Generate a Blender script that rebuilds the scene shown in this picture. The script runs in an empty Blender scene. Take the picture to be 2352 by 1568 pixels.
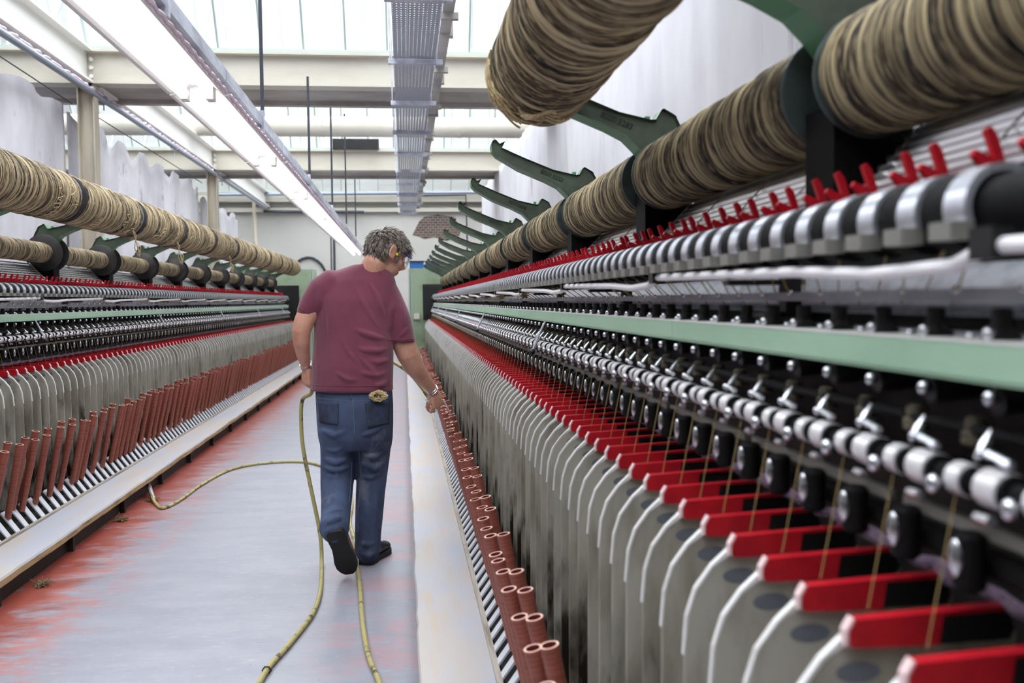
import bpy, bmesh, math, random
from mathutils import Vector, Matrix, noise as mnoise
from mathutils.bvhtree import BVHTree
sc = bpy.context.scene
COL = sc.collection
rnd = random.Random(7)

# ------------------------------------------------------------------ camera, world, exposure
EYE = 1.36                                            # height of the lens over the floor
_R = Vector((0.99374653, -0.11165947, 0.0))
_D = Vector((-0.00482758, -0.04296446, -0.99906494))
_F = Vector((0.11155506, 0.99281731, -0.04323482))
_roll = -0.012
_c, _s = math.cos(_roll), math.sin(_roll)
RC, DC = _R * _c - _D * _s, _R * _s + _D * _c
FPX = 2200.0
cam_data = bpy.data.cameras.new('camera')
cam = bpy.data.objects.new('camera', cam_data)
COL.objects.link(cam)
mw = Matrix.Identity(4)
for i in range(3):
    mw[i][0], mw[i][1], mw[i][2] = RC[i], -DC[i], -_F[i]
mw[2][3] = EYE
cam.matrix_world = mw
cam_data.sensor_width = 36
cam_data.lens = 36 * FPX / 2352
cam_data.clip_end = 200
cam_data.dof.use_dof = True
cam_data.dof.focus_distance = 5.1
cam_data.dof.aperture_fstop = 3.4
sc.camera = cam

W = bpy.data.worlds.new('sky')
sc.world = W
W.use_nodes = True
bg = W.node_tree.nodes['Background']
bg.inputs[0].default_value = (0.95, 0.97, 1.0, 1)
bg.inputs[1].default_value = 4.4
sc.view_settings.view_transform = 'Standard'
sc.view_settings.look = 'None'
sc.view_settings.exposure = 0.62
sc.view_settings.gamma = 1.0
sc.view_settings.use_curve_mapping = False
sc.cycles.max_bounces = 6
sc.cycles.transparent_max_bounces = 12


def at(px, py, Y):
    """world point on the photo's sight line through pixel (px, py), at distance Y down the aisle"""
    d = RC * (px - 1176) + DC * (py - 784) + _F * FPX
    p = d * (Y / d.y)
    return Vector((p.x, p.y, p.z + EYE))


def floor_at(px, py, h=0.0):
    d = RC * (px - 1176) + DC * (py - 784) + _F * FPX
    p = d * ((h - EYE) / d.z)
    return Vector((p.x, p.y, h))


# ------------------------------------------------------------------ materials
def lin(c):
    return tuple(((v / 255) / 12.92 if v / 255 <= 0.04045 else ((v / 255 + 0.055) / 1.055) ** 2.4) for v in c)


class Mat:
    def __init__(s, name):
        s.m = bpy.data.materials.new(name)
        s.m.use_nodes = True
        s.t = s.m.node_tree
        s.b = s.t.nodes['Principled BSDF']

    def n(s, kind, **kw):
        nd = s.t.nodes.new(kind)
        for k, v in kw.items():
            setattr(nd, k, v)
        return nd

    def l(s, a, b):
        s.t.links.new(a, b)


def mat(name, rgb, rough=0.5, metal=0.0, rgb2=None, scale=(8, 8, 8), lo=0.4, hi=0.65, detail=4, bump=None,
        space='Object', emit=None, spec=0.5, rgb3=None, scale3=(1, 1, 1), lo3=0.5, hi3=0.7, sheen=0, trans=0):
    M = Mat(name)
    b = M.b
    c = lin(rgb) + (1,)
    b.inputs['Base Color'].default_value = c
    b.inputs['Roughness'].default_value = rough
    b.inputs['Metallic'].default_value = metal
    b.inputs['Specular IOR Level'].default_value = spec
    if sheen:
        b.inputs['Sheen Weight'].default_value = sheen
    src = None
    if rgb2 or bump or rgb3:
        if space == 'Object':
            src = M.n('ShaderNodeTexCoord').outputs['Object']
        else:
            src = M.n('ShaderNodeNewGeometry').outputs['Position']

    def layer(prev, col, sca, l0, h0):
        mp = M.n('ShaderNodeMapping')
        mp.inputs['Scale'].default_value = sca
        M.l(src, mp.inputs['Vector'])
        nz = M.n('ShaderNodeTexNoise')
        nz.inputs['Scale'].default_value = 1
        nz.inputs['Detail'].default_value = detail
        nz.inputs['Roughness'].default_value = 0.6
        M.l(mp.outputs[0], nz.inputs['Vector'])
        r = M.n('ShaderNodeValToRGB')
        r.color_ramp.elements[0].position = l0
        r.color_ramp.elements[1].position = h0
        M.l(nz.outputs['Fac'], r.inputs['Fac'])
        mx = M.n('ShaderNodeMix', data_type='RGBA')
        M.l(r.outputs['Color'], mx.inputs[0])
        if isinstance(prev, tuple):
            mx.inputs[6].default_value = prev
        else:
            M.l(prev, mx.inputs[6])
        mx.inputs[7].default_value = lin(col) + (1,)
        return mx.outputs[2]
    out = c
    if rgb2:
        out = layer(out, rgb2, scale, lo, hi)
    if rgb3:
        out = layer(out, rgb3, scale3, lo3, hi3)
    if not isinstance(out, tuple):
        M.l(out, b.inputs['Base Color'])
    if bump:
        mp = M.n('ShaderNodeMapping')
        mp.inputs['Scale'].default_value = bump[0]
        M.l(src, mp.inputs['Vector'])
        nz = M.n('ShaderNodeTexNoise')
        nz.inputs['Scale'].default_value = 1
        nz.inputs['Detail'].default_value = 5
        M.l(mp.outputs[0], nz.inputs['Vector'])
        bp = M.n('ShaderNodeBump')
        bp.inputs['Strength'].default_value = bump[1]
        bp.inputs['Distance'].default_value = bump[2]
        M.l(nz.outputs['Fac'], bp.inputs['Height'])
        M.l(bp.outputs[0], b.inputs['Normal'])
    if emit:
        b.inputs['Emission Color'].default_value = lin(emit[0]) + (1,)
        b.inputs['Emission Strength'].default_value = emit[1]
    if trans:
        tr = M.n('ShaderNodeBsdfTranslucent')
        tr.inputs[0].default_value = c
        if not isinstance(out, tuple):
            M.l(out, tr.inputs[0])
        mx = M.n('ShaderNodeMixShader')
        mx.inputs[0].default_value = trans
        M.l(b.outputs[0], mx.inputs[1])
        M.l(tr.outputs[0], mx.inputs[2])
        M.l(mx.outputs[0], M.t.nodes['Material Output'].inputs[0])
    return M.m


K = {}
K['dark'] = mat('oily dark metal', (26, 25, 27), 0.45, 0.3, (46, 43, 38), (20, 20, 20), 0.5, 0.75, space='World')
K['black'] = mat('black painted metal', (22, 22, 24), 0.4, 0.0)
K['soot'] = mat('soot black roller', (14, 14, 15), 0.75, spec=0.2)
K['casing'] = mat('dark machine casing', (24, 23, 24), 0.65, 0.1, (44, 40, 34), (6, 6, 14), 0.45, 0.75, space='World')
K['chrome'] = mat('polished steel', (225, 226, 232), 0.2, 0.9)
K['steel'] = mat('worn steel', (206, 208, 216), 0.36, 0.25, (156, 154, 158), (30, 30, 30), 0.45, 0.8, space='World')
K['silver'] = mat('silver lever plating', (214, 216, 226), 0.3, 0.85)
K['arch'] = mat('silver arch plating', (214, 216, 226), 0.3, 0.7)
K['block'] = mat('grey lever foot', (150, 148, 142), 0.45, 0.4)
K['spool'] = mat('pale polished roller', (224, 220, 222), 0.25, 0.2)
K['spoold'] = mat('smoky bobbin roller', (112, 104, 86), 0.5, 0.1, (60, 55, 46), (40, 40, 40), space='World')
K['mint'] = mat('mint green paint', (166, 200, 172), 0.4, 0, (150, 184, 156), (5, 3, 9), 0.45, 0.8, space='World')
K['mintc'] = mat('pale green enamel cabinet', (150, 168, 140), 0.5, 0, (112, 124, 92), (1.2, 2, 1.6), 0.5, 0.75, space='World')
K['green'] = mat('bracket green paint', (84, 138, 94), 0.42, 0, (40, 58, 46), (7, 7, 7), 0.56, 0.66, space='World', bump=((60, 60, 60), 0.15, 0.004))
K['greend'] = mat('bracket green with painted shade', (68, 82, 64), 0.5, 0, (50, 56, 48), (9, 9, 9), 0.45, 0.7, space='World')  # darker copy of the bracket green, paints shade onto the side faces
K['flange'] = mat('dark green flange disc', (62, 74, 72), 0.45, 0.2, (44, 50, 48), (10, 10, 10), space='World')
K['flangeg'] = mat('grey galvanised flange disc', (150, 156, 168), 0.45, 0.35, (120, 124, 132), (26, 26, 26), space='World')
K['flangeb'] = mat('dark grey flange disc', (58, 54, 52), 0.5, 0.15, (36, 34, 34), (10, 10, 10), space='World')
K['red'] = mat('red plastic clip', (196, 26, 40), 0.32, 0, (176, 20, 36), (30, 6, 30), space='World')
K['redh'] = mat('red plastic hook', (204, 16, 38), 0.35)
K['fin'] = mat('grimy separator plate with painted low shade', (204, 201, 190), 0.42, 0, (150, 144, 128), (9, 14, 2.6), 0.45, 0.72,
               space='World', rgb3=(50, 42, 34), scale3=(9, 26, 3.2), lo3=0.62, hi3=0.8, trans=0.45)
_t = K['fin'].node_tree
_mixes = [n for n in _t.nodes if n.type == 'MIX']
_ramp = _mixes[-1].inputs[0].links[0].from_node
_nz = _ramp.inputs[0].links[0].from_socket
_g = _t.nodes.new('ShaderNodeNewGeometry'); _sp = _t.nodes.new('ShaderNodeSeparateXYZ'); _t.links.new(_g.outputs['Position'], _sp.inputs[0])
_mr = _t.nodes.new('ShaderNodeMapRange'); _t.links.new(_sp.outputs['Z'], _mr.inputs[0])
_mr.inputs[1].default_value, _mr.inputs[2].default_value, _mr.inputs[3].default_value, _mr.inputs[4].default_value = .30, .90, .26, -.08  # grime streaks, deepened low down to paint shade between the plates
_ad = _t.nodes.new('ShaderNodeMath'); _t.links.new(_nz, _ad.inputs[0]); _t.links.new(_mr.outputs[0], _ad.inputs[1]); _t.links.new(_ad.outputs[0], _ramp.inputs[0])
K['rim'] = mat('painted highlight of separator edge', (226, 224, 222), 0.3, 0, (170, 164, 152), (9, 30, 5), 0.55, 0.75, space='World')  # lighter colour paints the highlight along the plate's sloping edge
K['nose'] = mat('painted glint on clip front', (236, 206, 206), 0.3)  # pale colour paints the highlight on the red clip's front
K['finspot'] = mat('grey blue plug', (110, 114, 124), 0.5)
K['slat'] = mat('bright slat', (222, 224, 232), 0.4, 0.2)
K['tube'] = mat('reddish brown bobbin tube', (152, 84, 68), 0.5, 0, (128, 66, 54), (2, 2, 90), 0.42, 0.62)
K['tuber'] = mat('pale rim of bobbin tube', (226, 178, 160), 0.45)
K['tubei'] = mat('dark red inside of tube', (110, 34, 32), 0.6)
K['plank'] = mat('worn pale plank wood', (182, 176, 172), 0.5, 0, (172, 174, 184), (3, 1.2, 3), 0.45, 0.62, space='World',
                 rgb3=(186, 168, 142), scale3=(16, 2.2, 9), lo3=0.52, hi3=0.8, bump=((60, 6, 60), 0.25, 0.004))
K['plankedge'] = mat('chipped raw plank edge', (186, 162, 118), 0.7, 0, (110, 90, 62), (30, 5, 60), 0.5, 0.75, space='World')
K['batten'] = mat('greyed wooden batten', (172, 164, 154), 0.6, 0, (128, 114, 98), (40, 3, 40), 0.45, 0.7, space='World')
K['lint'] = mat('purple fluffy lint', (170, 146, 172), 0.95, 0, (120, 98, 122), (60, 60, 60), space='World', bump=((300, 300, 300), 0.8, 0.004))
K['lintp'] = mat('pink fluffy lint', (240, 222, 230), 0.95, 0, (218, 194, 208), (60, 60, 60), space='World', bump=((300, 300, 300), 0.8, 0.004))
K['thread'] = mat('yellowish yarn', (158, 134, 84), 0.8)
K['white'] = mat('off white enamel', (232, 230, 226), 0.5)
K['tin'] = mat('galvanised sheet', (204, 207, 218), 0.45, 0.3, (160, 162, 176), (6, 3, 9), space='World')
K['beam'] = mat('cream painted steel beam', (198, 193, 180), 0.55, 0, (184, 178, 164), (1.2, 2, 3), 0.5, 0.8, space='World')
K['soffit'] = mat('grey gutter soffit', (176, 170, 164), 0.7, 0, (140, 134, 128), (1.5, 2, 3), 0.4, 0.75, space='World')
K['colm'] = mat('drab painted column', (196, 186, 168), 0.6, 0, (168, 156, 138), (6, 6, 1.2), 0.45, 0.75, space='World')
K['wall'] = mat('cream painted wall', (190, 188, 182), 0.7, 0, (180, 177, 170), (0.7, 0.7, 0.9), 0.45, 0.7, space='World')
K['roof'] = mat('grey roof lining', (150, 146, 142), 0.8)
K['stone'] = mat('dull dark unseen wall', (96, 90, 84), 0.9, 0, (70, 66, 62), (2, 2, 5), space='World')  # made-up dark colour for unseen walls, to cut the side fill
K['barw'] = mat('bright guide rods', (250, 250, 252), 0.28, 0.95)
K['bar'] = mat('green grey glazing bar', (176, 190, 184), 0.5)
K['pipe'] = mat('blue grey conduit', (150, 156, 172), 0.4, 0.3)
K['rod'] = mat('dark painted rod', (52, 56, 66), 0.5)
K['duct'] = mat('cream duct', (208, 203, 190), 0.6, 0, (190, 184, 168), (1, 3, 3), 0.55, 0.8, space='World')
K['bluecrate'] = mat('blue plastic crate', (44, 104, 176), 0.45)
K['steelrod'] = mat('white grey swing rod', (240, 236, 240), 0.3)
K['hose'] = mat('yellow grey braided hose', (166, 156, 102), 0.5, 0, (62, 58, 48), (18, 26, 18), 0.55, 0.66, space='World')
K['hair'] = mat('greying brown hair', (94, 81, 68), 0.38, 0, (176, 168, 160), (50, 50, 50), 0.45, 0.75)
K['skin'] = mat('skin', (206, 154, 132), 0.5, 0, (188, 128, 108), (14, 14, 14), 0.45, 0.75)
K['skin'].node_tree.nodes['Principled BSDF'].inputs['Subsurface Weight'].default_value = 0.08
K['skin'].node_tree.nodes['Principled BSDF'].inputs['Subsurface Radius'].default_value = (0.01, 0.004, 0.002)
K['shirt'] = mat('maroon cotton', (118, 55, 76), 0.9, 0, (104, 46, 64), (5, 5, 5), 0.4, 0.75, bump=((500, 500, 500), 0.25, 0.002), sheen=0.25)
K['jeans'] = mat('worn blue denim', (68, 82, 112), 0.85, 0, (38, 46, 68), (4, 5, 3), 0.4, 0.68, bump=((420, 420, 420), 0.3, 0.002),
                 rgb3=(128, 134, 148), scale3=(5, 5, 3.2), lo3=0.6, hi3=0.82)
K['pocket'] = mat('dark dirty denim', (54, 66, 94), 0.85, 0, (34, 40, 54), (12, 12, 12), bump=((420, 420, 420), 0.3, 0.002))
K['stitch'] = mat('denim seam', (96, 104, 124), 0.85)
K['sole'] = mat('black rubber sole', (20, 20, 22), 0.7)
K['shoe'] = mat('black blue shoe leather', (40, 42, 52), 0.5, 0, (90, 98, 120), (40, 40, 40), 0.6, 0.7)
K['shoec'] = mat('brown suede', (122, 92, 72), 0.8)
K['glassesb'] = mat('blue spectacle arm', (34, 46, 140), 0.35)
K['yellow'] = mat('yellow foam', (232, 206, 40), 0.8)
K['text'] = mat('raised cast figures', (26, 32, 28), 0.5)


def twine_mat(name, a, b, d):
    M = Mat(name)
    tc = M.n('ShaderNodeTexCoord')
    out = None
    cols = []
    for sca, l0, h0 in (((4, 150, 4), 0.36, 0.56), ((3, 70, 3), 0.52, 0.62), ((30, 420, 30), 0.54, 0.76)):
        mp = M.n('ShaderNodeMapping')
        mp.inputs['Scale'].default_value = sca
        M.l(tc.outputs['Object'], mp.inputs['Vector'])
        nz = M.n('ShaderNodeTexNoise')
        nz.inputs['Scale'].default_value = 1
        nz.inputs['Detail'].default_value = 1.4
        M.l(mp.outputs[0], nz.inputs['Vector'])
        r = M.n('ShaderNodeValToRGB')
        r.color_ramp.elements[0].position = l0
        r.color_ramp.elements[1].position = h0
        M.l(nz.outputs['Fac'], r.inputs['Fac'])
        cols.append((r.outputs['Color'], nz.outputs['Fac']))
    prev = lin(a) + (1,)
    for (fac, _), c in zip(cols, (b, d, a)):  # dark streak colours paint the shade in grooves between strands
        mx = M.n('ShaderNodeMix', data_type='RGBA')
        M.l(fac, mx.inputs[0])
        if isinstance(prev, tuple):
            mx.inputs[6].default_value = prev
        else:
            M.l(prev, mx.inputs[6])
        mx.inputs[7].default_value = lin(c) + (1,)
        prev = mx.outputs[2]
    M.l(prev, M.b.inputs['Base Color'])
    M.b.inputs['Roughness'].default_value = 0.8
    bp = M.n('ShaderNodeBump')
    bp.inputs['Strength'].default_value = 0.7
    bp.inputs['Distance'].default_value = 0.006
    M.l(cols[0][1], bp.inputs['Height'])
    M.l(bp.outputs[0], M.b.inputs['Normal'])
    return M.m


K['twine'] = twine_mat('natural twine windings', (204, 186, 148), (88, 70, 48), (30, 25, 19))
K['twined'] = twine_mat('brown twine windings', (200, 182, 142), (66, 52, 34), (24, 20, 15))
K['tuft'] = mat('dusty brown lint', (116, 98, 70), 0.9)
K['loose'] = mat('loose twine end', (216, 198, 156), 0.8, 0, (168, 142, 96), (90, 90, 90))

# floor: grey wear over red oxide paint
M = Mat('worn painted floor')
geo = M.n('ShaderNodeNewGeometry')
sep = M.n('ShaderNodeSeparateXYZ')
M.l(geo.outputs['Position'], sep.inputs[0])


def fnoise(scale, detail=5, rough=0.65):
    mp = M.n('ShaderNodeMapping')
    mp.inputs['Scale'].default_value = scale
    M.l(geo.outputs['Position'], mp.inputs['Vector'])
    nz = M.n('ShaderNodeTexNoise')
    nz.inputs['Scale'].default_value = 1
    nz.inputs['Detail'].default_value = detail
    nz.inputs['Roughness'].default_value = rough
    M.l(mp.outputs[0], nz.inputs['Vector'])
    return nz.outputs['Fac']


def fmath(op, a, b=None, clamp=False):
    nd = M.n('ShaderNodeMath', operation=op)
    nd.use_clamp = clamp
    for i, v in enumerate((a, b)):
        if v is None:
            continue
        if isinstance(v, (int, float)):
            nd.inputs[i].default_value = v
        else:
            M.l(v, nd.inputs[i])
    return nd.outputs[0]


def framp(v, a, b):
    mr = M.n('ShaderNodeMapRange', interpolation_type='SMOOTHSTEP')
    M.l(v, mr.inputs[0])
    mr.inputs[1].default_value = a
    mr.inputs[2].default_value = b
    return mr.outputs[0]


def fmix(f, a, b):
    mx = M.n('ShaderNodeMix', data_type='RGBA')
    M.l(f, mx.inputs[0])
    for i, v in ((6, a), (7, b)):
        if isinstance(v, tuple):
            mx.inputs[i].default_value = lin(v) + (1,)
        else:
            M.l(v, mx.inputs[i])
    return mx.outputs[2]


n1 = fnoise((2.4, 6.5, 1))
n2 = fnoise((14, 40, 1), 4)
n3 = fnoise((5, 9, 1), 6, 0.75)
xn = fmath('ADD', sep.outputs['X'], fmath('MULTIPLY', fmath('SUBTRACT', n1, 0.5), 0.55))
edge = framp(sep.outputs['X'], -2.10, -1.95)
redl = fmath('MULTIPLY', framp(xn, -1.54, -1.76), edge)
pinkl = fmath('MULTIPLY', framp(xn, -1.24, -1.60), edge)
n4 = fnoise((2.2, 3.4, 1), 7, 0.7)
redr = fmath('MULTIPLY', framp(xn, -0.52, -0.06), framp(n4, 0.47, 0.54))
base = fmix(framp(n1, 0.35, 0.7), (136, 138, 149), (149, 148, 158))
base = fmix(framp(n2, 0.55, 0.72), base, (164, 158, 166))
base = fmix(fmath('MULTIPLY', pinkl, framp(n3, 0.42, 0.6)), base, (168, 112, 108))
base = fmix(redr, base, (160, 136, 142))
base = fmix(fmath('MULTIPLY', redl, framp(n3, 0.30, 0.46)), base, (138, 58, 44))
n5 = fnoise((34, 120, 1), 3, 0.6)
base = fmix(framp(n5, 0.33, 0.27), base, (92, 92, 104))
base = fmix(framp(n2, 0.36, 0.28), base, (126, 126, 138))
M.l(base, M.b.inputs['Base Color'])
M.l(fmath('ADD', 0.24, fmath('MULTIPLY', n3, 0.22)), M.b.inputs['Roughness'])
M.b.inputs['Specular IOR Level'].default_value = 0.9
bmp = M.n('ShaderNodeBump')
bmp.inputs['Strength'].default_value = 0.25
bmp.inputs['Distance'].default_value = 0.004
M.l(n2, bmp.inputs['Height'])
M.l(bmp.outputs[0], M.b.inputs['Normal'])
K['floor'] = M.m

# skylight glass
M = Mat('skylight glass')
tr = M.n('ShaderNodeBsdfTransparent')
tr.inputs[0].default_value = (0.96, 0.97, 0.98, 1)
gl = M.n('ShaderNodeBsdfGlossy')
gl.inputs['Roughness'].default_value = 0.1
mx = M.n('ShaderNodeMixShader')
mx.inputs[0].default_value = 0.06
M.l(tr.outputs[0], mx.inputs[1])
M.l(gl.outputs[0], mx.inputs[2])
M.l(mx.outputs[0], M.t.nodes['Material Output'].inputs[0])
K['glass'] = M.m
# clear spectacle lens
M = Mat('clear lens')
tr = M.n('ShaderNodeBsdfTransparent')
gl = M.n('ShaderNodeBsdfGlossy')
gl.inputs['Roughness'].default_value = 0.12
mx = M.n('ShaderNodeMixShader')
mx.inputs[0].default_value = 0.45
M.l(tr.outputs[0], mx.inputs[1])
M.l(gl.outputs[0], mx.inputs[2])
M.l(mx.outputs[0], M.t.nodes['Material Output'].inputs[0])
K['lens'] = M.m
# perforated tray: punched holes every 25 mm
M = Mat('perforated tray metal')
geo = M.n('ShaderNodeNewGeometry')
vm = M.n('ShaderNodeVectorMath', operation='MULTIPLY')
vm.inputs[1].default_value = (1 / 0.032, 1 / 0.055, 0)
M.l(geo.outputs['Position'], vm.inputs[0])
fr = M.n('ShaderNodeVectorMath', operation='FRACTION')
M.l(vm.outputs[0], fr.inputs[0])
sb = M.n('ShaderNodeVectorMath', operation='SUBTRACT')
sb.inputs[1].default_value = (0.5, 0.5, 0)
M.l(fr.outputs[0], sb.inputs[0])
ln = M.n('ShaderNodeVectorMath', operation='LENGTH')
M.l(sb.outputs[0], ln.inputs[0])
lt = M.n('ShaderNodeMath', operation='LESS_THAN')
lt.inputs[1].default_value = 0.30
M.l(ln.outputs['Value'], lt.inputs[0])
tr = M.n('ShaderNodeBsdfTransparent')
mx = M.n('ShaderNodeMixShader')
M.l(lt.outputs[0], mx.inputs[0])
M.b.inputs['Base Color'].default_value = lin((180, 183, 196)) + (1,)
M.b.inputs['Roughness'].default_value = 0.45
M.b.inputs['Metallic'].default_value = 0.3
M.l(M.b.outputs[0], mx.inputs[1])
M.l(tr.outputs[0], mx.inputs[2])
M.l(mx.outputs[0], M.t.nodes['Material Output'].inputs[0])
K['perf'] = M.m
# white hanging sheet, dusty
K['sheet'] = mat('dusty white plastic sheet', (246, 245, 248), 0.6, 0, (228, 226, 232), (0.8, 1.2, 0.5), 0.45, 0.75, space='World',
                 rgb3=(150, 144, 152), scale3=(3, 3.2, 1.1), lo3=0.63, hi3=0.85, trans=0.4)
K['sheetd'] = mat('dusty grey hanging cloth', (242, 240, 244), 0.7, 0, (218, 214, 222), (1, 1.6, 0.8), 0.42, 0.72, space='World',
                  rgb3=(120, 112, 122), scale3=(2, 2.4, 1.5), lo3=0.62, hi3=0.78, trans=0.4)
M = Mat('lit fluorescent tube')
M.b.inputs['Base Color'].default_value = (1, 1, 1, 1)
M.b.inputs['Emission Color'].default_value = (1, 0.97, 1, 1)
M.b.inputs['Emission Strength'].default_value = 1.4
K['lamp'] = M.m
# brick where the plaster has fallen
M = Mat('exposed brick')
tc = M.n('ShaderNodeTexCoord')
mp = M.n('ShaderNodeMapping')
mp.inputs['Rotation'].default_value = (math.pi / 2, 0, 0)
M.l(tc.outputs['Object'], mp.inputs[0])
br = M.n('ShaderNodeTexBrick')
br.inputs['Scale'].default_value = 4
br.inputs['Color1'].default_value = lin((96, 74, 64)) + (1,)
br.inputs['Color2'].default_value = lin((70, 58, 52)) + (1,)
br.inputs['Mortar'].default_value = lin((150, 140, 130)) + (1,)
M.l(mp.outputs[0], br.inputs['Vector'])
M.l(br.outputs[0], M.b.inputs['Base Color'])
K['brick'] = M.m


# ------------------------------------------------------------------ mesh building
class B:
    """collects pieces; build() turns them into ONE mesh"""

    def __init__(s, tf=None):
        s.v, s.f, s.mi, s.tf, s.cur = [], [], [], tf, 0

    def add(s, vs, fs):
        o = len(s.v)
        s.v += [tuple(s.tf(*p)) if s.tf else tuple(p) for p in vs]
        s.f += [tuple(i + o for i in f) for f in fs]
        s.mi += [s.cur] * len(fs)

    def box(s, x0, x1, y0, y1, z0, z1):
        s.add([(x, y, z) for x in (x0, x1) for y in (y0, y1) for z in (z0, z1)],
              [(0, 1, 3, 2), (4, 6, 7, 5), (0, 4, 5, 1), (2, 3, 7, 6), (0, 2, 6, 4), (1, 5, 7, 3)])

    def prism(s, poly, y0, y1):
        """polygon in the (x, z) plane pulled along y"""
        n = len(poly)
        vs = [(p[0], y0, p[1]) for p in poly] + [(p[0], y1, p[1]) for p in poly]
        fs = [tuple(range(n)), tuple(range(2 * n - 1, n - 1, -1))]
        fs += [(i, (i + 1) % n, (i + 1) % n + n, i + n) for i in range(n)]
        s.add(vs, fs)

    def prismx(s, poly, x0, x1):
        n = len(poly)
        vs = [(x0, p[0], p[1]) for p in poly] + [(x1, p[0], p[1]) for p in poly]
        fs = [tuple(range(n)), tuple(range(2 * n - 1, n - 1, -1))]
        fs += [(i, (i + 1) % n, (i + 1) % n + n, i + n) for i in range(n)]
        s.add(vs, fs)

    def tube(s, pts, r, n=8, cap=True, closed=False):
        pts = [Vector(p) for p in pts]
        rs = r if isinstance(r, (list, tuple)) else [r] * len(pts)
        vs, fs = [], []
        up = None
        m = len(pts)
        for i, p in enumerate(pts):
            if closed:
                t = pts[(i + 1) % m] - pts[i - 1]
            else:
                t = pts[min(i + 1, m - 1)] - pts[max(i - 1, 0)]
            t = t.normalized() if t.length > 1e-9 else Vector((0, 0, 1))
            if up is None:
                up = Vector((0, 0, 1)) if abs(t.z) < 0.9 else Vector((1, 0, 0))
            a = t.cross(up)
            a = a.normalized() if a.length > 1e-6 else t.orthogonal().normalized()
            b = a.cross(t).normalized()
            up = b
            for k in range(n):
                th = 2 * math.pi * k / n
                vs.append(p + (a * math.cos(th) + b * math.sin(th)) * rs[i])
        for i in range(m if closed else m - 1):
            j = (i + 1) % m
            for k in range(n):
                fs.append((i * n + k, i * n + (k + 1) % n, j * n + (k + 1) % n, j * n + k))
        if cap and not closed:
            fs.append(tuple(range(n - 1, -1, -1)))
            fs.append(tuple(range((m - 1) * n, m * n)))
        s.add(vs, fs)

    def lathe(s, prof, c, axis='z', n=16):
        """prof: (distance along axis, radius)"""
        vs, fs = [], []
        for d, r in prof:
            for k in range(n):
                a = 2 * math.pi * k / n
                p, q = r * math.cos(a), r * math.sin(a)
                v = {'z': (p, q, d), 'y': (p, d, q), 'x': (d, p, q)}[axis]
                vs.append((c[0] + v[0], c[1] + v[1], c[2] + v[2]))
        m = len(prof)
        for i in range(m - 1):
            for k in range(n):
                fs.append((i * n + k, i * n + (k + 1) % n, (i + 1) * n + (k + 1) % n, (i + 1) * n + k))
        fs.append(tuple(range(n - 1, -1, -1)))
        fs.append(tuple(range((m - 1) * n, m * n)))
        s.add(vs, fs)

    def ball(s, c, r, n=10, m=7):
        if not isinstance(r, (tuple, list)):
            r = (r, r, r)
        vs, fs = [], []
        for i in range(1, m):
            ph = math.pi * i / m
            for k in range(n):
                a = 2 * math.pi * k / n
                vs.append((c[0] + r[0] * math.sin(ph) * math.cos(a), c[1] + r[1] * math.sin(ph) * math.sin(a), c[2] + r[2] * math.cos(ph)))
        vs += [(c[0], c[1], c[2] + r[2]), (c[0], c[1], c[2] - r[2])]
        for i in range(m - 2):
            for k in range(n):
                fs.append((i * n + k, (i + 1) * n + k, (i + 1) * n + (k + 1) % n, i * n + (k + 1) % n))
        t, b = len(vs) - 2, len(vs) - 1
        for k in range(n):
            fs.append((t, k, (k + 1) % n))
            fs.append((b, (m - 2) * n + (k + 1) % n, (m - 2) * n + k))
        s.add(vs, fs)

    def orb(s, c, axes, n=14, m=9):
        """ellipsoid from three half axis vectors"""
        t = B()
        t.ball((0, 0, 0), 1, n, m)
        ax = [Vector(a) for a in axes]
        s.add([Vector(c) + ax[0] * p[0] + ax[1] * p[1] + ax[2] * p[2] for p in t.v], t.f)

    def rings(s, rs, n=24, cap=True):
        """rs: (centre, axis vector a, axis vector b)"""
        vs, fs = [], []
        for c, a, b in rs:
            c, a, b = Vector(c), Vector(a), Vector(b)
            for k in range(n):
                th = 2 * math.pi * k / n
                vs.append(c + a * math.cos(th) + b * math.sin(th))
        for i in range(len(rs) - 1):
            for k in range(n):
                fs.append((i * n + k, i * n + (k + 1) % n, (i + 1) * n + (k + 1) % n, (i + 1) * n + k))
        if cap:
            fs.append(tuple(range(n - 1, -1, -1)))
            fs.append(tuple(range((len(rs) - 1) * n, len(rs) * n)))
        s.add(vs, fs)

    def mesh(s, name, mats, smooth=False, sharp=35, recalc=True):
        me = bpy.data.meshes.new(name)
        me.from_pydata(s.v, [], s.f)
        for m in mats:
            me.materials.append(m)
        if len(mats) > 1:
            me.polygons.foreach_set('material_index', s.mi)
        if recalc:
            bm = bmesh.new()
            bm.from_mesh(me)
            bmesh.ops.recalc_face_normals(bm, faces=bm.faces)
            bm.to_mesh(me)
            bm.free()
        if smooth:
            me.shade_smooth()
            if sharp:
                me.set_sharp_from_angle(angle=math.radians(sharp))
        return me


WL = {}


def put(name, me, parent=None, loc=(0, 0, 0)):
    o = bpy.data.objects.new(name, me)
    COL.objects.link(o)
    loc = Vector(loc)
    WL[o.name] = loc
    if parent is not None:
        o.parent = parent
        o.location = loc - WL[parent.name]
    else:
        o.location = loc
    return o


def copy_of(o, parent, loc):
    c = o.copy()
    COL.objects.link(c)
    c.parent = parent
    WL[c.name] = Vector(loc)
    c.location = Vector(loc) - (WL[parent.name] if parent is not None else Vector((0, 0, 0)))
    return c


def tag(o, label, cat, group=None):
    o['label'], o['category'] = label, cat
    if group:
        o['group'] = group
    return o


def struct(o):
    o['kind'] = 'structure'
    return o


def empty(name, loc):
    return put(name, None, None, loc)


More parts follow.
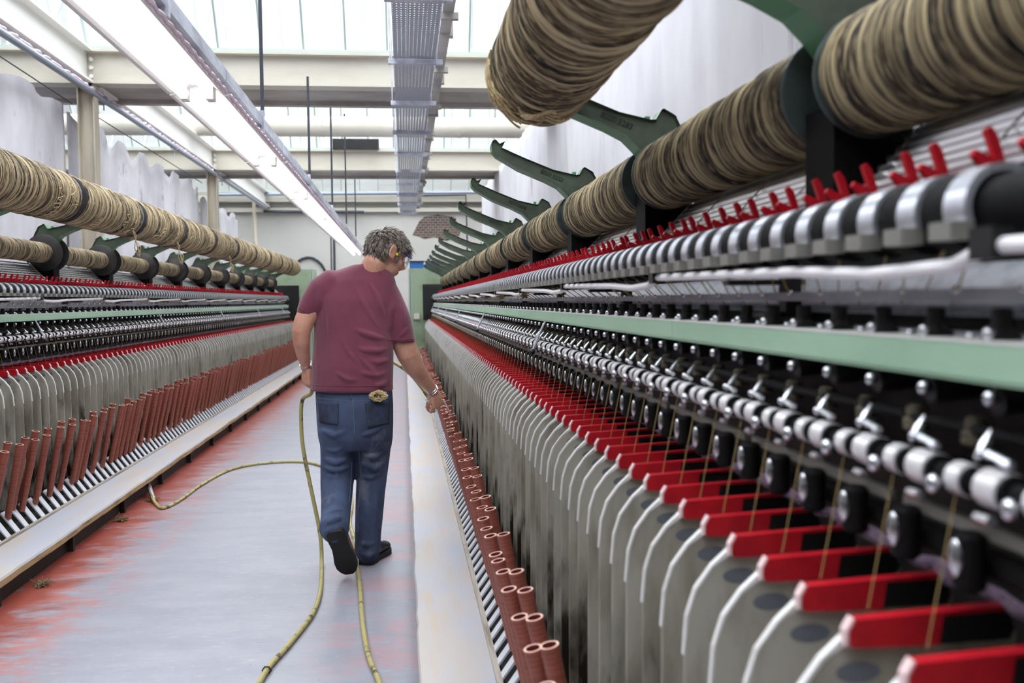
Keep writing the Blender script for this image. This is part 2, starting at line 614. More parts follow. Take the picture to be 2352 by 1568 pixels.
ORD = ['first', 'second', 'third', 'fourth', 'fifth', 'sixth', 'seventh', 'eighth', 'ninth', 'tenth', 'eleventh', 'twelfth',
       'thirteenth', 'fourteenth', 'fifteenth', 'sixteenth']

# ------------------------------------------------------------------ the room
XL, XR, YN, YF, RH = -8.0, 6.0, -9.5, 24.6, 9.0
b = B(); b.box(XL, XR, YN, YF, -0.1, 0.0); struct(put('floor', b.mesh('floor', [K['floor']])))
for nm, x0, x1, y0, y1 in (('wall_left', XL - .2, XL, YN, YF), ('wall_right', XR, XR + .2, YN, YF),
                           ('wall_back', XL, XR, YF, YF + .2), ('wall_front', XL, XR, YN - .2, YN)):
    b = B(); b.box(x0, x1, y0, y1, -0.1, RH); struct(put(nm, b.mesh(nm, [K['wall' if nm == 'wall_back' else 'stone']])))
GUT = [-9.5, -2.7, 4.1, 10.9, 17.7, 24.5]
ZB, ZT = 3.73, 4.10                                   # underside and top of the steel beams
for i, g in enumerate(GUT):
    if 0 < i < 5:
        b = B()
        w, t = 0.11, 0.03
        b.prismx([(g - w, ZB), (g + w, ZB), (g + w, ZB + t), (g + .012, ZB + t), (g + .012, ZT - t), (g + w, ZT - t), (g + w, ZT), (g - w, ZT),
                  (g - w, ZT - t), (g - .012, ZT - t), (g - .012, ZB + t), (g - w, ZB + t)], XL, XR)
        struct(put('beam', b.mesh('beam', [K['beam']])))
        b = B()
        b.box(XL, XR, g + w + .002, g + .86, ZB + .02, ZB + .09)
        b.box(XL, XR, g + .80, g + .92, ZB - .03, ZB + .15)
        struct(put('beam', b.mesh('gutter_soffit', [K['soffit']])))
    if i < 5:
        n = GUT[i + 1]
        ridge, rz = n - 2.6, ZT + 4.3
        b = B()
        y0 = g + .86 if i else g
        b.prismx([(y0, ZB + .05), (ridge, rz), (ridge, rz + .012), (y0 - .01, ZB + .06)], XL, XR)
        if i < 1:
            struct(put('ceiling', b.mesh('roof_slope', [K['roof']])))  # unseen bay behind the camera, roofed solid to deepen contrast
        else:
            wn = struct(put('window_%d' % (i + 10), b.mesh('skylight', [K['glass']])))  # unseen slope, glazing added to strengthen the top light
            b = B()
            x = XL + .1
            while x < XR:
                b.prismx([(y0, ZB + .03), (ridge, rz - .02), (ridge, rz + .03), (y0 - .02, ZB + .08)], x, x + .04)
                x += .608
            put('glazing_bars', b.mesh('glazing_bars', [K['bar']]), wn)
        b = B()
        b.prismx([(ridge, rz), (n, ZT + .02), (n + .012, ZT + .03), (ridge + .012, rz + .01)], XL, XR)
        if i < 1:
            struct(put('ceiling', b.mesh('roof_slope', [K['roof']])))
            continue
        wn = struct(put('window_%d' % i, b.mesh('skylight', [K['glass']])))
        b = B()
        x = XL + .1
        while x < XR:
            b.prismx([(ridge - .05, rz - .02), (n - .05, ZT), (n + .012, ZT + .03), (ridge + .012, rz + .01)], x, x + .022)
            x += .456
        b.box(XL, XR, n - .08, n + .03, ZT, ZT + .035)
        put('glazing_bars', b.mesh('glazing_bars', [K['bar']]), wn)
# longitudinal steel beam over the left columns, and the columns
for y0, y1 in ((4.1, 10.9), (10.9, 17.7), (17.7, 24.5)):
    b = B()
    xb, w, t = -3.36, .10, .028
    b.prism([(xb - w, ZB), (xb + w, ZB), (xb + w, ZB + t), (xb + .012, ZB + t), (xb + .012, ZT - t), (xb + w, ZT - t), (xb + w, ZT), (xb - w, ZT),
             (xb - w, ZT - t), (xb - .012, ZT - t), (xb - .012, ZB + t), (xb - w, ZB + t)], y0 + .02, y1 - .02)
    for z in (ZB + .09, ZB + .18, ZB + .27):
        b.lathe([(y1 - .05, .022), (y1 - .015, .022)], (xb + .06, 0, z), 'y', 8)
    struct(put('beam', b.mesh('beam', [K['white']])))
for y in (10.9, 17.7):
    b = B()
    b.box(-3.44, -3.275, y - .01, y + .012, 0, ZB)
    b.box(-3.285, -3.27, y - .08, y + .08, 0, ZB)
    b.box(-3.447, -3.432, y - .08, y + .08, 0, ZB)
    struct(put('column', b.mesh('column', [K['colm']])))
# cream duct crossing above the second bay, with seams
b = B()
prof = []
x = XL
while x < XR:
    prof += [(x, .165), (x + .02, .172), (x + .04, .165), (x + 2.2, .165)]
    x += 2.24
prof = [(max(XL + .02, min(XR - .02, a)), r) for a, r in prof]
b.lathe(prof, (0, 16.1, 4.24), 'x', 24)
tag(put('air_duct', b.mesh('duct', [K['duct']], True)), 'round cream duct crossing overhead between the two near roof beams', 'duct')
b = B(); b.box(-1.22, -.40, 17.52, 17.60, 4.10, 4.28)
tag(put('vent_panel', b.mesh('vent', [K['dark']])), 'dark vent panel set in the skylight strip over the second beam', 'vent')
# end wall: ledge, band, broken plaster, pipes
b = B(); b.box(XL, XR, 24.35, 24.6, 3.86, 4.02); b.box(XL, XR, 24.45, 24.6, 3.62, 3.72); struct(put('trim_1', b.mesh('ledge', [K['beam']])))
b = B()
pp = [(.25, 3.05), (.42, 3.38), (.55, 3.50), (.9, 3.56), (1.3, 3.50), (1.5, 3.2), (1.42, 2.98), (1.1, 2.9), (.8, 3.0), (.55, 2.95), (.4, 3.02)]
b.prism([(x - .9, z - 3.2) for x, z in pp], -.02, .02)
struct(put('trim_2', b.mesh('broken_plaster', [K['brick']]), None, (.9, 24.6, 3.2)))


def pipe(name, pts, r, m, label, cat='pipe', n=10):
    b = B(); b.tube(pts, r, n)
    return tag(put(name, b.mesh(name, [m], True)), label, cat)


pipe('wall_pipe', [(-3.4, 24.3, 3.62), (-.95, 24.3, 3.60)], .035, K['rod'], 'dark horizontal pipe low across the far end wall')
pipe('wall_pipe', [(-4.5, 24.2, 4.02), (4.0, 24.2, 4.10)], .045, K['pipe'], 'grey pipe along the top of the far end wall')
pipe('wall_pipe', [(.3, 24.3, 4.0), (1.6, 24.3, 4.02), (1.62, 24.3, 3.0), (1.62, 24.3, 1.9)], .02, K['rod'], 'thin dark pipe bending down beside the broken plaster')
pipe('downpipe', [(-4.6, 23.6, 4.30), (-3.56, 23.6, 4.30), (-3.52, 23.6, 4.27), (-3.52, 23.6, 2.85), (-3.5, 23.6, 2.78), (-3.5, 23.6, 2.5)], .045, K['colm'],
     'pale grey downpipe with elbow near the far end wall')
pipe('conduit', [(-1.80, 24.585, 3.6), (-1.80, 24.585, 1.2)], .014, K['rod'], 'thinner of two dark conduits on end wall behind the light')
pipe('conduit', [(-1.72, 24.57, 3.4), (-1.72, 24.57, 1.2)], .026, K['rod'], 'thicker of two dark conduits on end wall behind the light')
pts = [at(x, y, 24.56) for x, y in ((684, 600), (694, 594), (706, 591), (718, 592), (730, 599), (739, 608), (746, 620), (750, 640))]
pipe('cable', pts, .03, K['rod'], 'dark arched cable against end wall beside the man\'s left shoulder', 'cable')

# ------------------------------------------------------------------ hanging sheets


def sheet(name, X, y0, y1, top, label, m, amp, scal, seed, thick_dir=1, ztopf=None):
    b = B()
    ny, nz = max(20, int((y1 - y0) * 12)), 26
    vs, fs = [], []
    for i in range(ny + 1):
        y = y0 + (y1 - y0) * i / ny
        zt = top + scal * (abs(math.sin((y * 1.9 + seed) * 1.7)) - .7 + .5 * mnoise.noise(Vector((y * 1.3, seed, 0))))
        for j in range(nz + 1):
            t = j / nz
            z = zt * (1 - t) + .05 * t
            d = amp * (mnoise.noise(Vector((y * 2.1 + t * .6, seed, t * .8))) + .6 * mnoise.noise(Vector((y * 6 + t * 1.4, seed + 3, t * 1.5))) * (1 - .5 * t))
            vs.append((X + d, y, z))
    for i in range(ny):
        for j in range(nz):
            a = i * (nz + 1) + j
            fs.append((a, a + 1, a + nz + 2, a + nz + 1))
    b.add(vs, fs)
    o = put(name, b.mesh(name, [m], True, None))
    md = o.modifiers.new('thickness', 'SOLIDIFY')
    md.thickness = .003
    return tag(o, label, 'sheet')


sheet('hanging_sheet', -3.58, 4.0, 10.82, 3.50, 'dusty white sheet hanging left of the near column', K['sheetd'], .05, .06, 1.0)
sheet('hanging_sheet', -3.60, 10.98, 17.6, 3.42, 'white sheet with scalloped top between the two columns', K['sheetd'], .07, .16, 4.0)
sheet('hanging_sheet', -3.60, 17.8, 21.6, 3.25, 'short white sheet hanging beyond the far column', K['sheetd'], .06, .12, 9.0)
sheet('hanging_sheet', 1.78, -2.0, 21.5, 3.80, 'long white plastic sheet hanging behind the right hand machine', K['sheet'], .035, .03, 6.0)
pipe('hanging_wire', [(-3.5, 4.0, 3.66), (-3.5, 10.85, 3.52)], .006, K['rod'], 'thin wire strung above the near left sheet', 'wire', 6)
pipe('hanging_wire', [(-3.52, 11.0, 3.56), (-3.52, 17.6, 3.50)], .006, K['rod'], 'thin wire strung above the scalloped sheet between columns', 'wire', 6)
# pipe with lint on the left
t = empty('overhead_pipe', (-3.28, 12, 3.62))
tag(t, 'long blue grey pipe with pink lint lying along its top', 'pipe')
b = B(); b.tube([(-3.28, 3.5, 3.62), (-3.28, 23.8, 3.66)], .033, 12); put('pipe_run', b.mesh('pipe_run', [K['pipe']], True), t)
b = B()
pts = [(-3.28 + .012 * math.sin(i * 1.7), 3.5 + i * .07, 3.66 + (i * .07) / 20.3 * .04 + .010 * math.sin(i * 2.3)) for i in range(200)]
b.tube(pts, [.014 + .010 * abs(mnoise.noise(Vector((i * .31, 0, 0)))) * 2 for i in range(200)], 7)
put('lint', b.mesh('lint', [K['lintp']], True), t)
for y in (7.4, 11.2, 14.5, 18.2):
    b = B()
    b.box(-3.285, -3.275, y - .01, y + .01, 3.52, ZB)
    b.tube([(-3.28 + .045 * math.cos(a), y, 3.635 + .045 * math.sin(a)) for a in [k * math.pi / 8 for k in range(16)]], .006, 6, closed=True)
    put('pipe_hanger', b.mesh('pipe_hanger', [K['tin']], True), t)

# ------------------------------------------------------------------ lights, trays overhead
LX0, LX1, LZ = -1.28, -.96, 2.51


def make_light():
    t = empty('fluorescent_light', (-1.1, 0, LZ))
    b = B()
    L = 2.58
    b.prism([(LX0 + .02, LZ + .012), (LX0, LZ + .012), (LX0 + .01, LZ + .03), (-1.16, LZ + .075), (-1.02, LZ + .085), (LX1, LZ + .012), (LX1 - .02, LZ + .012),
             (-1.04, LZ + .06), (-1.15, LZ + .06)], 0.01, L)
    put('reflector', b.mesh('reflector', [K['white']]), t)
    b = B(); b.box(-1.16, -.965, .01, L, LZ + .09, LZ + .16); put('channel', b.mesh('channel', [K['tin']]), t)
    b = B(); b.tube([(LX1 + .004, .02 + i * .05, LZ + .018 + .006 * math.sin(i * 2.1)) for i in range(51)],
                    [.012 + .012 * abs(mnoise.noise(Vector((i * .7, 3, 0)))) for i in range(51)], 7)
    put('lint', b.mesh('lint', [K['lintp']], True), t)
    for x, r in ((-1.19, .030), (-1.05, .019)):
        b = B(); b.lathe([(.04, r), (L - .03, r)], (x, 0, LZ + .012), 'y', 14)
        put('tube', b.mesh('tube', [K['lamp']], True), t)
    b = B()
    for x in (-1.19, -1.05):
        for y in (.0, L - .03):
            b.box(x - .02, x + .02, y, y + .03, LZ - .02, LZ + .06)
    put('tube_holder', b.mesh('tube_holder', [K['white']]), t)
    return t


def copy_tree(o, loc):
    c = o.copy(); COL.objects.link(c)
    c.location = loc; WL[c.name] = Vector(loc)
    for ch in list(o.children):
        d = ch.copy(); COL.objects.link(d); d.parent = c
        for g in list(ch.children):
            e = g.copy(); COL.objects.link(e); e.parent = d
    return c


lt0 = make_light()
NL = 8
for k in range(NL):
    o = lt0 if k == 0 else copy_tree(lt0, (-1.1, 0, LZ))
    y = 2.96 + 2.6 * k
    o.location = (-1.1, y, LZ)
    where = ['nearest twin tube light of the row, running out at the top of the picture', 'second twin tube light from the near end of the bright row',
             'third twin tube light from the near end of the bright row', 'fourth twin tube light from the near end of the bright row',
             'fifth twin tube light in the row above the aisle', 'sixth twin tube light in the row above the aisle',
             'last but one twin tube light toward the end wall', 'last twin tube light of the row by the end wall'][k]
    tag(o, where, 'light', 'fluorescent lights in a row above the aisle')
for k, (y, tp) in enumerate(((4.2, 4.9), (6.95, 5.4), (10.35, ZB), (13.6, 4.75), (16.9, 4.6), (20.2, 4.7))):
    t = empty('suspension_rod', (-.965, y, LZ + .1))
    b = B(); b.tube([(-.965, y, LZ + .16), (-.965, y, tp)], .013 if k else .02, 8); put('rod', b.mesh('rod', [K['rod']], True), t)
    b = B(); b.box(-.985, -.955, y - .02, y + .02, LZ + .05, LZ + .20); put('hook', b.mesh('hook', [K['tin']]), t)
    tag(t, ORD[k] + ' dark rod from the near end holding up the row of lights', 'rod', 'rods holding the lights')

t = empty('cable_tray', (.12, 12, 3.46))
tag(t, 'perforated metal cable tray running down the middle of the roof', 'cable tray')
b = B()
b.box(-.05, .055, -1, 23.5, 3.455, 3.462); b.box(.06, .305, -1, 23.5, 3.455, 3.462)
put('tray_bed', b.mesh('tray_bed', [K['perf']]), t)
b = B()
for x in (-.053, .055, .303):
    b.box(x, x + .004, -1, 23.5, 3.45, 3.52)
put('tray_side', b.mesh('tray_side', [K['tin']]), t)
for k in range(13):
    y = 1.4 + 1.75 * k
    b = B()
    b.box(-.10, .37, y, y + .045, 3.405, 3.45)
    for x in (-.085, .318):
        b.tube([(x, y + .02, 3.40), (x, y + .02, 4.3)], .006, 6)
    put('hanger', b.mesh('hanger', [K['tin']]), t)
t = empty('trunking', (.38, 12, 3.6))
tag(t, 'grey boxed trunking beside the cable tray', 'trunking')
b = B(); b.box(.335, .425, -1, 23.5, 3.60, 3.69); put('trunking_run', b.mesh('trunking_run', [K['soffit']]), t)
for k in range(12):
    y = 2.3 + 1.75 * k
    b = B(); b.box(.325, .46, y, y + .06, 3.55, 3.60); put('clamp', b.mesh('clamp', [K['soffit']]), t)
    b = B(); b.box(.33, .45, y + .6, y + .68, 3.58, 3.70); put('clamp', b.mesh('clamp', [K['soffit']]), t)

# ------------------------------------------------------------------ spinning frames
A = -0.8927                                            # centre line of the aisle
PIT, BP = 0.1342, 1.3316


def frame(s, name, label, yfirst, ypart, brackets, dark_arm_text):
    root = empty(name, (A + s * 2.0, 10, 0))
    tag(root, label, 'spinning machine')
    X = lambda u: A + s * u
    YE0, YE1 = -.6, 20.6
    G = lambda: B(lambda u, y, h: (X(u), y, h))

    def P(u0, h0):                                     # builder whose origin sits at (u0, 0, h0)
        return B(lambda u, y, h: (s * (u - u0), y, h - h0)), (u0, h0)

    def row(pname, bb, mats, y0, pitch, ymax, smooth=True, limit=100, jit=None, skip=None):
        (bd, (u0, h0)) = bb
        me = bd.mesh(pname, mats, smooth, 40)
        ys, y = [], y0
        while y < ymax:
            if not (skip and skip(y)):
                ys.append(y)
            y += pitch
        first = None
        for y in ys[:limit]:
            yy = y + (jit() if jit else 0)
            if first is None:
                first = put(pname, me, root, (X(u0), yy, h0))
            else:
                copy_of(first, root, (X(u0), yy, h0))
        if ys[limit:]:
            st = B()
            for y in ys[limit:]:
                for mi in range(max(1, len(mats))):
                    pass
                o = len(st.v)
                st.v += [(v[0], v[1] + y, v[2]) for v in bd.v]
                st.f += [tuple(i + o for i in f) for f in bd.f]
                st.mi += bd.mi
            so = put(pname, st.mesh(pname, mats, smooth, 40), root, (X(u0), 0, h0))
            so['kind'] = 'stuff'

    # body behind the working parts
    b = G()
    b.prism([(1.66, .0), (1.66, 1.02), (1.645, 1.27), (1.66, 1.33), (1.70, 1.40), (1.66, 1.46), (1.68, 1.52), (1.82, 1.655), (2.5, 1.655), (2.5, 0)], YE0, YE1)
    put('casing', b.mesh('casing', [K['casing']]), root)
    b = G(); b.box(.975, 1.20, YE0, YE1, .0, .096); b.box(1.20, 1.66, YE0, YE1, .0, .12); b.box(1.34, 1.66, YE0, YE1, .12, .22)  # the front box, under the foot board, is added to read as shade
    put('bed_shade_box', b.mesh('bed_shade_box', [K['casing']]), root)
    # green rail in lengths
    y = YE0
    while y < YE1:
        b = G(); b.box(1.52, 1.61, y, min(y + 2.797, YE1), 1.267, 1.306)
        b.box(1.522, 1.60, y, min(y + 2.797, YE1), 1.262, 1.267)
        o = put('rail', b.mesh('rail', [K['mint']]), root)
        y += 2.8
    b = G(); b.box(1.519, 1.612, YE0, YE1, 1.3062, 1.3085); put('rail_sheen', b.mesh('rail_sheen', [K['white']]), root)  # white plate added on the green rail to paint its sheen
    b = G(); b.prism([(1.640, 1.335), (1.645, 1.330), (1.705, 1.402), (1.70, 1.408)], YE0, YE1); put('apron', b.mesh('apron', [K['steel']]), root)
    b = G(); b.box(1.61, 1.665, YE0, YE1, 1.26, 1.312); put('deck', b.mesh('deck', [K['steel']]), root)
    b = G(); b.box(1.598, 1.645, YE0, YE1, 1.352, 1.368); put('guide_bar', b.mesh('guide_bar', [K['tin']]), root)
    b = G(); b.tube([(1.495, YE0, 1.16), (1.495, YE1, 1.16)], .012, 10); b.tube([(1.545, YE0, 1.455), (1.545, YE1, 1.455)], .035, 14)
    b.tube([(1.56, YE0, 1.20), (1.56, YE1, 1.20)], .008, 8); b.tube([(1.54, YE0, 1.06), (1.54, YE1, 1.06)], .016, 10)
    put('roller_shaft', b.mesh('roller_shaft', [K['soot']], True), root)
    b = G()
    y = ypart - .3
    while y < YE1:
        b.box(1.522, 1.532, y, y + .50, 1.092, 1.106)
        y += .537
    put('thread_bar', b.mesh('thread_bar', [K['block']]), root)
    # lint gathered at the back of the clips
    b = G()
    nn = int((YE1 - ypart + .5) / .045)
    b.tube([(1.603 + .004 * math.sin(i * 1.9), ypart - .5 + i * .045, .992 + .004 * math.sin(i * 2.7)) for i in range(nn)],
           [.009 + .008 * abs(mnoise.noise(Vector((i * .6, s, 0)))) for i in range(nn)], 6)
    put('lint', b.mesh('lint', [K['lint']], True), root)

    # separators
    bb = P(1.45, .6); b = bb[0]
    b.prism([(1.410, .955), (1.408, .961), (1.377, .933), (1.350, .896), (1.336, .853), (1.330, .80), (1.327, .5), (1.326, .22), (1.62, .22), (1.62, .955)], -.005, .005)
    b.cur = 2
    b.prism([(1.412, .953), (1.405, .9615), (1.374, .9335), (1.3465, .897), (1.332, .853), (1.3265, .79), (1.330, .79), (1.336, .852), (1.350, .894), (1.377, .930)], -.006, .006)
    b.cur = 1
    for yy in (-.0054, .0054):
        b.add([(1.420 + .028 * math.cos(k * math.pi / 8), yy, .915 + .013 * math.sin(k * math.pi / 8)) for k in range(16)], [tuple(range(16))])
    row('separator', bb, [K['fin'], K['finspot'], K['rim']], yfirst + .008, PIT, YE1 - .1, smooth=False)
    # red clips
    bb = P(1.5, .965); b = bb[0]
    b.prism([(1.408, .948), (1.404, .955), (1.404, .968), (1.412, .9815), (1.60, .990), (1.60, .984), (1.52, .982), (1.515, .946)], -.009, .009)
    b.cur = 1
    b.prism([(1.515, .947), (1.52, .9835), (1.605, .986), (1.61, .96), (1.605, .949)], -.0085, .0085)  # black rear block paints the shadow on the clip's side
    b.cur = 2
    b.prism([(1.399, .950), (1.4035, .950), (1.4035, .968), (1.4115, .982), (1.409, .9835), (1.4, .969)], -.0075, .0075)
    row('clip', bb, [K['red'], K['black'], K['nose']], yfirst, PIT, YE1 - .1, smooth=False)
    # dark pins, each with a chrome oval modelled as its highlight
    bb = P(1.505, 1.07); b = bb[0]
    b.lathe([(1.035, .012), (1.04, .0175), (1.095, .0175), (1.10, .013)], (1.505, 0, 0), 'z', 12)
    b.cur = 1
    b.ball((1.4885, 0, 1.072), (.007, .0105, .0225))
    row('guide_pin', bb, [K['soot'], K['chrome']], yfirst + .05, PIT, YE1 - .1)
    # pale rollers with their little arms
    bb = P(1.495, 1.16); b = bb[0]
    b.lathe([(-.058, .014), (-.056, .0205), (-.020, .0205), (-.018, .014)], (1.495, 0, 1.16), 'y', 14)
    b.lathe([(.010, .013), (.012, .0185), (.036, .0185), (.038, .012)], (1.495, 0, 1.16), 'y', 14)
    b.cur = 2
    b.lathe([(-.0665, .010), (-.065, .019), (-.0585, .019), (-.058, .012)], (1.495, 0, 1.16), 'y', 14)
    b.lathe([(.001, .010), (.002, .0165), (.0095, .0165), (.010, .012)], (1.495, 0, 1.16), 'y', 14)
    b.cur = 1
    b.tube([(1.492, -.06, 1.189), (1.498, -.012, 1.193)], [.005, .005], 6)
    b.ball((1.495, -.004, 1.192), .006)
    b.tube([(1.502, .014, 1.184), (1.515, .020, 1.197), (1.526, .026, 1.212)], [.003, .006, .002], 6)
    b.ball((1.470, .044, 1.152), (.008, .009, .011))
    b.tube([(1.478, -.05, 1.131), (1.482, -.02, 1.129)], .006, 6)
    row('roller', bb, [K['spool'], K['chrome'], K['soot']], yfirst + .02, PIT, YE1 - .1)
    # smoky spools and dark pegs under the rail
    bb = P(1.56, 1.21); b = bb[0]
    b.lathe([(1.18, .011), (1.184, .017), (1.197, .017), (1.20, .013), (1.212, .013), (1.216, .008)], (1.565, .0, 0), 'z', 12)
    b.cur = 1
    b.tube([(1.60, .05, 1.25), (1.535, .05, 1.243)], [.018, .016], 10)
    b.cur = 2
    b.ball((1.527, .05, 1.246), (.008, .007, .009))
    row('peg', bb, [K['spoold'], K['dark'], K['chrome']], yfirst, PIT, YE1 - .1)
    # dark caps standing on the rail
    bb = P(1.56, 1.32); b = bb[0]
    b.lathe([(1.306, .021), (1.314, .021), (1.321, .014), (1.323, .0115), (1.343, .0115), (1.345, .008)], (1.56, 0, 0), 'z', 14)
    b.cur = 1
    b.ball((1.541, -.005, 1.316), (.007, .008, .008))
    b.ball((1.548, .04, 1.311), .006)
    b.ball((1.60, .02, 1.366), (.006, .012, .006))
    row('cap', bb, [K['dark'], K['chrome']], yfirst + .08, PIT, YE1 - .1)
    # arched weighting levers
    bb = P(1.545, 1.455); b = bb[0]
    arc = [(1.545 + .049 * math.cos(math.radians(a)), 1.455 + .049 * math.sin(math.radians(a))) for a in range(205, 40, -12)]
    arc += [(1.545 + .040 * math.cos(math.radians(a)), 1.455 + .040 * math.sin(math.radians(a))) for a in range(49, 206, 12)]
    b.prism(arc, -.021, .021)
    b.cur = 1
    b.lathe([(.022, .040), (.024, .046), (.074, .046), (.076, .040)], (1.545, 0, 1.455), 'y', 20)
    b.cur = 2
    b.box(1.480, 1.508, -.022, .022, 1.420, 1.440)
    row('lever', bb, [K['arch'], K['soot'], K['block']], ypart + .05, BP / 13, YE1 - .1)
    # red hooks
    bb = P(1.64, 1.56); b = bb[0]
    b.prism([(1.636, 1.512), (1.648, 1.514), (1.641, 1.540), (1.634, 1.560), (1.626, 1.570), (1.619, 1.566), (1.624, 1.552), (1.631, 1.532)], -.0055, .0055)
    b.prism([(1.640, 1.514), (1.614, 1.520), (1.602, 1.534), (1.606, 1.541), (1.632, 1.530)], -.005, .005)
    row('hook', bb, [K['redh']], ypart + .1, BP / 13, YE1 - .1, smooth=False, jit=lambda: rnd.uniform(-.022, .022))
    # slats in front of the tubes
    bb = P(1.22, .19); b = bb[0]
    b.prism([(1.184, .150), (1.188, .145), (1.268, .252), (1.262, .258)], -.026, .026)
    row('slat', bb, [K['slat']], ypart - (.0 if s > 0 else .4), .122, YE1 - .1, smooth=False)
    # brackets, flange stands and the bar panel between them
    OUT = [(1.2944, 2.0567), (1.2983, 2.0302), (1.3189, 2.0067), (1.419, 1.9478), (1.5387, 1.8987), (1.5986, 1.8683), (1.6349, 1.833), (1.6643, 1.7977), (1.7, 1.74), (1.74, 1.68), (1.8, 1.68), (1.825, 1.8), (1.7615, 1.9252), (1.7585, 1.9341), (1.7507, 1.9399), (1.7193, 1.9576), (1.7114, 1.9547), (1.6928, 1.9233), (1.678, 1.9223), (1.575, 1.9458), (1.4494, 1.9959), (1.3424, 2.043), (1.3572, 2.0724), (1.3316, 2.0606), (1.314, 2.0803), (1.3002, 2.0744)]
    def panel(y):
        b = G()
        for j in range(9):
            u, h = 1.668 + .0165 * j, 1.526 + .0165 * j
            b.box(u, u + .006, y + .09, y + BP - .09, h, h + .0095)
        for j in range(4):
            yy = y + .2 + j * .33
            b.tube([(1.665, yy, 1.535), (1.80, yy + .02, 1.672)], .002, 5)
        put('bar_panel', b.mesh('bar_panel', [K['barw']]), root)
    panel(brackets[0] - BP)
    for k, y in enumerate(brackets):
        b = G()
        b.prism(OUT, y - .045, y + .045)
        me = b.mesh('bracket', [K['green'], K['greend']])
        bm = bmesh.new(); bm.from_mesh(me)
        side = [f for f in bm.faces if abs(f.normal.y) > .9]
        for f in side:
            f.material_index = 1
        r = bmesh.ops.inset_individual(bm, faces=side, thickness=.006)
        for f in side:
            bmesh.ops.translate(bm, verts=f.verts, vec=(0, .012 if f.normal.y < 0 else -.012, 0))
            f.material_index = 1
        bm.to_mesh(me); bm.free()
        o = put('bracket', me, root)
        b = G(); b.box(1.675, 1.69, y + .02, y + .05, 1.915, 1.945); put('lug', b.mesh('lug', [K['green']]), o)
        if s > 0 and 0 < k < 6:
            cu = bpy.data.curves.new('figures', 'FONT')
            cu.body = '8000 3283' if k == 1 else '8000 0233'
            cu.size = .026
            cu.extrude = .0015
            to = bpy.data.objects.new('tmp', cu); COL.objects.link(to)
            bpy.context.view_layer.update()
            tm = bpy.data.meshes.new_from_object(to.evaluated_get(bpy.context.evaluated_depsgraph_get()))
            bpy.data.objects.remove(to)
            tm.materials.clear(); tm.materials.append(K['text'])
            q = Matrix.Rotation(math.radians(22), 4, 'Y') @ Matrix.Rotation(math.radians(90), 4, 'X')
            tm.transform(q)
            fo = put('cast_figures', tm, o, (X(1.515), y - .034, 1.933))
        b = G(); b.box(1.652, 1.80, y - .06, y + .06, 1.50, 1.70)
        put('stand', b.mesh('stand', [K['soot']]), root)
        b = G()
        panel(y)
    # swinging rod with clamps and stands
    for y in brackets[:] + ([brackets[0] - BP] if s > 0 else []):
        y = y - .756
        b = G(); b.tube([(1.500, y + .01, 1.408), (1.500, y + .07, 1.392), (1.500, y + .25, 1.388), (1.500, y + .5, 1.398), (1.500, y + BP, 1.410)], .009, 10)
        o = put('swing_rod', b.mesh('swing_rod', [K['steelrod']], True), root)
        b = G(); b.box(1.486, 1.514, y - .02, y + .02, 1.396, 1.430); put('clamp', b.mesh('clamp', [K['black']]), o)
        yy = y + .80
        b = G(); b.box(1.60, 1.63, yy - .018, yy + .018, 1.322, 1.405); b.box(1.56, 1.66, yy - .015, yy + .05, 1.322, 1.332); b.box(1.49, 1.64, yy - .012, yy + .012, 1.382, 1.392)
        put('rod_stand', b.mesh('rod_stand', [K['black']]), root)
    # long levers with black balls
    y = (4.19 if s > 0 else 6.6)
    while y < YE1:
        b = G(); b.tube([(1.512, y, 1.262), (1.480, y - .002, 1.20), (1.458, y, 1.142)], [.0045, .0065, .006], 8)
        o = put('hand_lever', b.mesh('hand_lever', [K['steel']], True), root)
        b = G(); b.ball((1.452, y, 1.130), .014, 14, 9); put('ball_knob', b.mesh('ball_knob', [K['black']], True), o)
        y += 3.2
    # running threads
    b = G()
    y = ypart
    while y < YE1:
        b.tube([(1.49, y + .03, 1.142), (1.452, y + .02, .975)], .0008, 3, False)
        b.tube([(1.515, y + .05, 1.40), (1.645, y + .3, 1.345)], .0016, 3, False)
        b.tube([(1.515, y + .1, 1.41), (1.645, y + .38, 1.35)], .0016, 3, False)
        y += PIT
    o = put('yarn_threads', b.mesh('yarn_threads', [K['thread']], recalc=False), root)
    o['kind'] = 'stuff'
    # end cabinet
    b = G(); b.box(1.0, 2.5, 20.62, 21.5, 0, 2.06)
    cab = put('end_cabinet', b.mesh('end_cabinet', [K['mintc']]), root)
    b = G(); b.box(1.30, 1.95, 20.60, 20.615, .95, 1.72); put('opening', b.mesh('opening', [K['black']]), cab)
    b = G(); b.box(1.06, 1.075, 20.605, 20.618, .1, 1.95); b.box(1.0, 1.02, 20.60, 20.62, 0, 2.06); put('door_edge', b.mesh('door_edge', [K['bar']]), cab)
    b = G(); b.box(1.10, 1.22, 20.50, 20.61, .98, 1.10); put('switch_box', b.mesh('switch_box', [K['duct']]), cab)
    return root


BR = [1.690 + BP * k for k in range(14)]
BL = [6.09 + BP * k for k in range(11)]
mr = frame(1, 'spinning_frame', 'long yarn spinning machine along the right of the aisle', 0.793, 0.95, BR, True)
ml = frame(-1, 'spinning_frame', 'long yarn spinning machine along the left of the aisle', 4.25, 4.3, BL, False)

